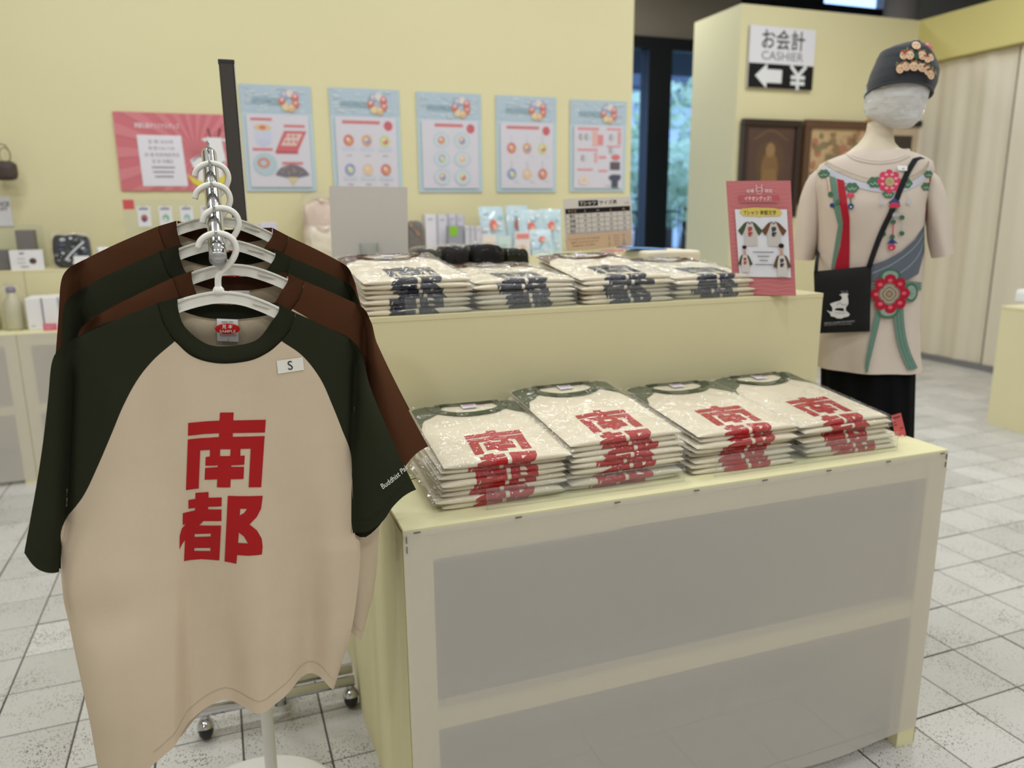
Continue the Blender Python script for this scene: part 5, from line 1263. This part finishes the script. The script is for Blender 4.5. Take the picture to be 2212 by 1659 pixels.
# cashier sign
t, mp, hh = wall_board('cashier_sign', 'white and black cashier sign with an arrow and yen mark', 'sign', CASHY - 0.03, [(1620, 55), (1762, 63), (1755, 196), (1617, 188)], 0.02, M((226, 224, 232), 0.5))
a = Art(); a.rect((22, 22, 24), 0, 0.60 * hh, 100, hh)
a.text((66, 64, 66), 'お会計', 50, 0.335 * hh, 25, ydown=True, bold=0.012, width=66); a.text((120, 118, 122), 'CASHIER', 50, 0.535 * hh, 14.5, ydown=True, width=64)
c0 = 0.80 * hh
a.poly((226, 226, 230), [(10, c0), (28, c0 - 15), (28, c0 - 8), (51, c0 - 8), (51, c0 + 8), (28, c0 + 8), (28, c0 + 15)])
for l in ([(64, c0 - 14), (76, c0 - 2)], [(88, c0 - 14), (76, c0 - 2)], [(76, c0 - 3), (76, c0 + 15)], [(65, c0), (87, c0)], [(65, c0 + 7), (87, c0 + 7)]): a.line((226, 226, 230), l, 4.6, False)
a.build('sign_print', t, mp, step=0.0003)
# framed pictures
def framed(label, pxq, fcol, mcol, art):
    t, mp, hh = wall_board('framed_picture', label, 'picture', CASHY - 0.035, pxq, 0.02, M(mcol, 0.6, var=0.25, vscale=9), 'framed pictures on the cashier wall')
    b = [c for c in t.children][0]; b.name = 'picture_panel'
    fw = 8.0; m = M(fcol, 0.35, var=0.2, vscale=20)
    for (x0, y0_, x1, y1_) in [(-1, -1, 101, fw), (-1, hh - fw, 101, hh + 1), (-1, fw, fw, hh - fw), (100 - fw, fw, 101, hh - fw)]:
        A_, B_ = mp(x0, y0_, 0), mp(x1, y1_, 0); box('frame_rail', (A_[0], -0.022, B_[2]), (B_[0], 0.02, A_[2]), m, t, 0.003)
    a = Art(); art(a, hh); a.build('picture_image', t, mp, step=0.0001)
def art1(a, h):
    a.ell((96, 74, 56), 50, 0.42 * h, 26, 30); a.ell((128, 98, 66), 50, 0.50 * h, 15, 26); a.ell((150, 118, 82), 50, 0.30 * h, 8, 10); a.poly((138, 106, 70), [(28, 0.8 * h), (40, 0.5 * h), (60, 0.5 * h), (72, 0.8 * h)]); a.line((120, 92, 66), [(20, 0.2 * h), (50, 0.1 * h), (80, 0.2 * h)], 2)
def art2(a, h):
    r_ = random.Random(5)
    for j in range(90): a.ell([(150, 116, 84), (176, 120, 96), (190, 160, 120), (140, 124, 92)][j % 4], r_.uniform(14, 86), r_.uniform(12, h - 12), r_.uniform(2, 7), r_.uniform(2, 5), 8)
def art3(a, h):
    a.rect((70, 62, 54), 24, 22, 76, h - 22)
framed('tall dark-framed picture of a seated golden figure', [(1601, 258), (1724, 262), (1720, 470), (1598, 468)], (46, 28, 22), (84, 60, 50), art1)
framed('brown-framed picture with a busy tan landscape', [(1735, 262), (1882, 264), (1876, 440), (1732, 438)], (92, 62, 40), (196, 166, 126), art2)
framed('black-framed picture with a pale mat behind the mannequin neck', [(1888, 260), (1993, 262), (1988, 430), (1884, 428)], (28, 26, 26), (196, 176, 150), art3)
t, mp, hh = wall_board('wall_label', 'small white label on the yellow wall beneath the mannequin sleeve', 'label', CASHY - 0.01, [(1757, 524), (1772, 523), (1771, 546), (1758, 547)], 0.003, M((230, 230, 230), 0.5))
a = Art()
for j in range(3): a.rect((130, 130, 134), 20, 14 + 26 * j, 80, 20 + 26 * j)
a.build('label_print', t, mp)

# ================================================================== GOODS ON THE WALL DISPLAY
def px_box(name, label, cat, x0, x1, ytop, y, zb, dep, m, group=None, bev=0.003, wrap=False, soft=False, face=None, seed=0):
    """a box standing on zb at distance y whose front spans the pixel columns x0..x1 and reaches pixel row ytop"""
    pm = onz((x0 + x1) / 2, 600, zb) ; yb = y
    xa, xb = xat(x0, ytop, yb), xat(x1, ytop, yb); zt_ = float(ony((x0 + x1) / 2, ytop, yb)[2])
    t = thing(name, label, cat, ((xa + xb) / 2, yb, zb), group=group); w, h = xb - xa, max(0.012, zt_ - zb)
    if soft: b = soft_box('body', w, dep, h, m, t, seed, 0.03 if name == 'tote_bag' else 0.012, 8, 3.2 if name == 'tote_bag' else 5); b.location.y = dep / 2
    else: box('body', (-w / 2, 0, 0), (w / 2, dep, h), m, t, min(bev, h * 0.2))
    if face:
        a = Art(); face(a, 100, 100 * h / w); a.build('print', t, lambda u, v, off: ((u / 100 - 0.5) * w, -0.001 - off - (0.0 if not soft else 0.004), h - v / 100 * w))
    if wrap: c = soft_box('clear_wrap', w * 1.12, dep * 1.15, h * 1.12, FILM, t, seed + 2, 0.01, 8, 7); c.location.y = dep / 2
    return t, w, h
WB = M((232, 230, 232), 0.5)
RT = BH + 0.272
# three white boxes and tag on the table
for k in range(3):
    px_box('white_box', ['tall white box nearest the bagged bottle on the wall table', 'middle white box of the three, behind the small pink tag', 'white box of three closest to the hanging shirts'][k], 'box', 52 + k * 37, 87 + k * 37, 644 - k * 2, 4.24, BH, 0.16, WB, 'white boxes on the wall table',
           face=lambda a, w, h: (a.rect((196, 194, 200), 94, 0, 100, h), a.rect((150, 150, 156), 20, 0.86 * h, 50, 0.88 * h)))
px_box('price_tag', 'small pink price tag at the foot of the middle white box', 'tag', 92, 122, 699, 4.19, BH, 0.004, M((212, 104, 128), 0.5), 'pink price tags', 0.0005, face=lambda a, w, h: (a.rect((236, 190, 200), 12, 0.3 * h, 80, 0.38 * h), a.rect((236, 190, 200), 12, 0.6 * h, 60, 0.68 * h)))
def bottle(label, px, ptop, y, zb, r, col, capc):
    x = xat(px, 650, y); h = float(ony(px, ptop, y)[2]) - zb
    t = thing('bagged_bottle', label, 'bottle', (x, y, zb), group='bagged bottles on the wall table')
    lathe('bottle', [(r * .95, 0), (r, 0.01), (r, h * .6), (r * .5, h * .78), (r * .4, h * .92)], M(col, 0.3), t, 18)
    lathe('cap', [(r * .5, h * .86), (r * .5, h * .97), (r * .3, h)], M(capc, 0.4), t, 14)
    c = soft_box('clear_wrap', r * 2.5, r * 2.5, h * 1.05, FILM, t, px, 0.012, 8, 5)
bottle('bagged pale bottle with a patterned cap, nearest the white boxes', 26, 618, 4.30, BH, 0.042, (196, 190, 160), (120, 110, 140)); bottle('bagged pale bottle at the very edge of the wall table', -26, 622, 4.34, BH, 0.042, (190, 186, 158), (150, 130, 150))
# on the riser, left
def pouch_art(a, w, h):
    r_ = random.Random(3)
    for j in range(34):
        x, y = r_.uniform(8, 92), r_.uniform(8, h - 8); a.ell([(210, 212, 218), (150, 160, 175), (90, 110, 140), (60, 62, 70)][j % 4], x, y, r_.uniform(2, 9), r_.uniform(1.5, 5), 9, a0=0.5)
    a.line((220, 220, 224), [(34, h * .75), (55, h * .5), (88, h * .2)], 5)
px_box('patterned_pouch', 'black bagged pouch with white swirls on the riser', 'pouch', 108, 190, 508, 4.56, RT, 0.05, cloth((24, 26, 32)), None, soft=True, wrap=True, face=pouch_art, seed=4)
px_box('gift_card', 'small white card with a red flower before the swirl pouch', 'card', 158, 192, 553, 4.49, RT, 0.004, WB, 'small cards on the riser', 0.0005, face=lambda a, w, h: (a.ell((212, 100, 116), 66, .5 * h, 20, 14), a.ell((232, 160, 170), 60, .4 * h, 9, 7)))
px_box('notice_card', 'white notice card with a brown dot picture on the riser', 'card', 18, 91, 540, 4.49, RT, 0.006, WB, 'small cards on the riser', 0.0005, face=lambda a, w, h: (a.ell((92, 72, 68), 68, .55 * h, 11, 10), a.rect((140, 140, 146), 30, .12 * h, 44, .2 * h), a.rect((190, 190, 194), 22, .4 * h, 46, .44 * h), a.rect((190, 190, 194), 22, .6 * h, 46, .64 * h), a.rect((150, 150, 154), 30, .8 * h, 54, .84 * h)))
px_box('grey_box', 'grey box standing behind the brown-dot notice card', 'box', 31, 70, 497, 4.62, RT, 0.08, M((120, 114, 112), 0.6), 'grey boxes on the riser', face=lambda a, w, h: a.text((150, 144, 140), '南', 50, .5 * h, 24, ydown=True))
px_box('grey_box', 'low grey box at the frame edge by the brown-dot notice card', 'box', -30, 15, 540, 4.53, RT, 0.08, M((112, 108, 108), 0.6), 'grey boxes on the riser')
t, w, h = px_box('clear_tray', 'clear tray laid across the grey box on the riser', 'tray', -20, 88, 486, 4.72, RT, 0.05, ACRYL, None, 0.002)
px_box('white_packet', 'small white packet beside the swirl pouch', 'packet', 206, 235, 534, 4.6, RT, 0.05, WB, None, soft=True, face=lambda a, w, h: a.rect((200, 204, 210), 20, .3 * h, 80, .4 * h), seed=8)
# hanging bag on a wire loop, wall sign
hx = xat(10, 370, 4.70)
t = thing('hanging_bag', 'dark brown bag hanging from a wire loop on the wall', 'bag', (hx, 4.70, float(ony(10, 390, 4.70)[2])))
hh_ = float(ony(10, 348, 4.70)[2] - ony(10, 390, 4.70)[2])
b = soft_box('body', xat(37, 370, 4.70) - xat(-18, 370, 4.70), 0.09, hh_, M((70, 56, 52), 0.6, var=0.3, vscale=20), t, 3, 0.012, 8, 3.5)
for dx, rr in ((0.0, 0.035), (0.012, 0.024)): tube('wire_loop', [(dx + rr * math.cos(a_), 0.0, hh_ + 0.03 + 1.5 * rr * math.sin(a_)) for a_ in np.linspace(0, 2 * PI, 24)], 0.002, M((120, 104, 84), 0.4, metal=.7), t, 6, cap=False)
tube('wall_hook', [(0, 0.10, hh_ + 0.085), (0, 0.0, hh_ + 0.083), (0, -0.004, hh_ + 0.092)], 0.003, CHROME, t, 6)
t, mp, hh = wall_board('wall_notice', 'white notice sheet fixed low on the poster wall under the hanging bag', 'sign', WALLY - 0.006, [(-30, 424), (21, 424), (29, 489), (-24, 489)], 0.004, M((222, 220, 224), 0.5))
a = Art(); a.text((90, 88, 92), 'PRICE', 62, 45, 26, ydown=True, bold=0.02); a.text((110, 108, 112), 'LIST', 66, 66, 22, ydown=True, bold=0.02); a.build('notice_print', t, mp)
# clear board with hanging packets
bx0, bx1 = xat(268, 470, 4.62), xat(462, 470, 4.62); bz = float(ony(360, 431, 4.62)[2]) - RT
t = thing('charm_rack', 'clear acrylic rack with hanging charms below the pink poster', 'rack', ((bx0 + bx1) / 2, 4.62, RT))
w = bx1 - bx0; bm = bmesh.new(); bm_box(bm, (-w / 2, 0, 0.004), (w / 2, 0.004, bz), 0.001); bm_box(bm, (-w / 2, -0.06, 0), (w / 2, 0.06, 0.004)); obj('plate', bm_mesh('plate', bm, ACRYL), t)
box('tag', (-w / 2 + 0.002, -0.004, bz - 0.05), (-w / 2 + 0.055, -0.001, bz), M((206, 84, 88), 0.5), t)
for k in range(5): tube('peg', [(-w / 2 + 0.10 + 0.105 * k, 0.003, bz - 0.035), (-w / 2 + 0.10 + 0.105 * k, -0.045, bz - 0.03)], 0.0022, CHROME, t, 6)
for k in range(4):
    xx = (bx0 + bx1) / 2 - w / 2 + 0.10 + 0.105 * k; tz = RT + bz - 0.036; hh_ = 0.105
    c = thing('charm_packet', ['first bagged charm on the clear rack, beside the red tag', 'second bagged charm on the clear rack', 'third bagged charm on the clear rack', 'bagged charm on the clear rack closest to the chrome rail'][k], 'charm', (xx, 4.60, tz - hh_), group='charms on the clear rack')
    box('card', (-0.032, 0.0, 0.0), (0.032, 0.003, hh_), M((224, 222, 230), 0.4), c, 0.001)
    a = Art(); a.rect((130, 130, 150), 15, 12, 85, 26); a.ell([(170, 110, 70), (130, 180, 150), (140, 190, 180), (200, 120, 120)][k], 50, 95, 26, 30); a.ell([(90, 70, 140), (210, 220, 200), (220, 200, 210), (230, 200, 180)][k], 46, 108, 14, 18)
    a.build('print', c, lambda u, v, off: ((u / 100 - .5) * 0.064, -0.0005 - off, hh_ - v / 100 * 0.064))
px_box('lilac_box', 'small lilac box peeking out beside the rearmost hanger', 'box', 560, 598, 481, 4.58, RT, 0.08, M((206, 202, 220), 0.5), None, face=lambda a, w, h: a.rect((180, 176, 200), 10, .3 * h, 90, .4 * h))
# crumpled tote bags
for k, (x0, x1, yt, yy, lb) in enumerate([(656, 712, 432, 4.66, 'tall crumpled pinkish tote bag behind the blank card'), (664, 716, 492, 4.50, 'low folded cream tote bag in front of the crumpled tote')]):
    t, w, h = px_box('tote_bag', lb, 'bag', x0, x1 + 26, yt, yy, RT, 0.10, M([(226, 202, 188), (228, 214, 196)][k], 0.7, bump=0.5, bscale=60, var=0.15, vscale=40), 'tote bags on the riser', soft=True, wrap=True, seed=k * 3 + 1,
                     )
    tube('handle', cr_spline([(-w * .25, 0.03, h * .86), (-w * .18, 0.01, h * 1.02), (0, 0.0, h * 0.96), (w * .16, 0.01, h * 1.03), (w * .28, 0.03, h * .86)], 20), 0.007, M((222, 200, 184), 0.8), t, 8, flat=0.4)
px_box('floral_pouch', 'dark floral pouch just past the blank card', 'pouch', 880, 915, 478, 4.6, RT, 0.06, M((112, 106, 104), 0.7, var=0.5, vscale=60), None, soft=True, seed=9, face=lambda a, w, h: [a.ell([(200, 150, 90), (120, 130, 140), (170, 120, 110)][j % 3], 15 + 14 * j % 80, 15 + 17 * j % 90, 7, 6, 8) for j in range(10)])
# white books / boxes
k = 0
for (x0, x1, yt, yy, lb, g) in [(918, 945, 463, 4.62, 'first white book by the floral pouch', (226, 222, 232)), (946, 968, 464, 4.62, 'second white book by the floral pouch', (218, 214, 226)), (969, 986, 462, 4.64, 'white book standing above the green tag', (212, 208, 220)), (987, 1003, 464, 4.64, 'thin lilac-white book past the green tag', (204, 200, 214)),
                                (1004, 1015, 487, 4.56, 'short white booklet, first past the tall books', (214, 212, 220)), (1016, 1027, 488, 4.56, 'short white booklet, second past the tall books', (204, 202, 212)), (1028, 1042, 489, 4.56, 'short white booklet, last before the light-blue packets', (216, 212, 222))]:
    px_box('white_book', lb, 'book', x0, x1, yt, yy, RT, 0.10, M(g, 0.5), 'white books on the riser', 0.001, face=lambda a, w, h: (a.rect((186, 182, 198), 86, 0, 100, h), a.rect((176, 172, 188), 20, .1 * h, 60, .13 * h)))
px_box('grey_box', 'grey box with a bright green tag in front of the white books', 'box', 968, 1000, 487, 4.53, RT, 0.05, M((150, 152, 164), 0.6), None, face=lambda a, w, h: a.rect((140, 190, 60), 8, 4, 62, .32 * h))
# light-blue printed packets leaning together
def packet(label, x0, x1, y0, y1, yy, roll, seed):
    xa, xb = xat(x0, y1, yy), xat(x1, y1, yy); zt_ = float(ony(x0, y0, yy)[2]); w, h = xb - xa, zt_ - RT
    t = thing('blue_packet', label, 'packet', ((xa + xb) / 2, yy, RT), group='light-blue packets on the riser')
    V, n = [], 10
    for sd in (1, -1):
        for j in range(n):
            for i in range(n):
                u, v = i / (n - 1), j / (n - 1); e = (math.sin(PI * u) * math.sin(PI * v)) ** 0.5 if 0 < i < n - 1 and 0 < j < n - 1 else 0
                V.append(((u - .5) * w + roll * v * h, -sd * 0.012 * e + 0.05 * v + 0.004 * mnoise.noise((u * 4, v * 4, seed)), v * h))
    obj('pack', mesh('pack', V, grid_faces(n, n) + [tuple(reversed(f)) for f in grid_faces(n, n, n * n)], M((196, 218, 228), 0.25, var=0.08, vscale=30, coat=0.5), True), t)
    a = Art(); r_ = random.Random(seed)
    for j in range(16): a.ell([(226, 236, 240), (160, 196, 210), (236, 230, 232)][j % 3], r_.uniform(.1, .9), r_.uniform(.1, .9), r_.uniform(.04, .1), r_.uniform(.02, .05), 9)
    a.ell((218, 120, 110), .5, .62, .16, .12, 12); a.ell((232, 180, 150), .55, .58, .09, .07, 10); a.ell((150, 170, 200), .42, .4, .08, .06, 10)
    def mp(u, v, off):
        e = (math.sin(PI * min(1, max(0, u))) * math.sin(PI * min(1, max(0, v)))) ** 0.5
        return ((u - .5) * w + roll * v * h, -0.0145 * e + 0.05 * v - 0.003 - off, v * h)
    a.build('pack_print', t, mp, 0.12, step=0.0002)
packet('light-blue packet leaning at the white-book end', 1046, 1098, 446, 540, 4.58, -0.06, 1); packet('light-blue packet, second of the leaning row', 1094, 1142, 444, 540, 4.62, 0.05, 2)
packet('light-blue packet in the middle front of the leaning row', 1126, 1178, 454, 540, 4.55, -0.03, 3); packet('light-blue packet, tilted behind the size chart edge', 1166, 1214, 452, 540, 4.60, 0.05, 4); packet('short light-blue packet in front of the leaning row', 1150, 1196, 496, 542, 4.49, 0.0, 5)
for k, (x0, x1, yt) in enumerate([(1042, 1072, 506), (1076, 1104, 510), (1112, 1146, 500)]):
    px_box('picture_card', ['cream picture card at the white-book end before the light-blue packets', 'pale green picture card between two cards', 'pink-headed picture card before the light-blue packets'][k], 'card', x0, x1, yt, 4.485, RT, 0.006, M([(232, 222, 216), (204, 222, 220), (230, 220, 220)][k], 0.5), 'picture cards on the riser', 0.0006,
           face=[lambda a, w, h: a.ell((224, 170, 150), 50, .5 * h, 20, 16), lambda a, w, h: a.ell((170, 196, 200), 50, .5 * h, 24, 16), lambda a, w, h: (a.rect((226, 140, 140), 10, .1 * h, 90, .3 * h), a.ell((232, 190, 160), 50, .65 * h, 18, 14))][k])
px_box('pink_card', 'low pink-striped card lying at the end of the wall riser', 'card', 1300, 1356, 538, 4.52, RT, 0.03, M((232, 190, 190), 0.5), None, 0.001, face=lambda a, w, h: [a.rect((216, 120, 126), 4 + 12 * j, 0, 10 + 12 * j, h) for j in range(8)])
# loose clear bag with blue sheet behind the last navy stack
P0 = (1.40, 2.10, RZ)
t = thing('flat_bag', 'loose cream paper bag with a blue sheet behind the last navy-print stack', 'bag', (1.27, 2.13, RZ))
soft_box('paper_bag', 0.19, 0.17, 0.098, M((226, 216, 192), 0.6, bump=0.4, bscale=50), t, 6, 0.004, 10, 16)
bm = bmesh.new(); bm_box(bm, (-0.13, -0.03, 0.098), (0.0, 0.06, 0.102), 0, 1, Matrix.Rotation(0.05, 4, 'Y')); obj('blue_sheet', bm_mesh('blue_sheet', bm, M((120, 160, 220), 0.4)), t)
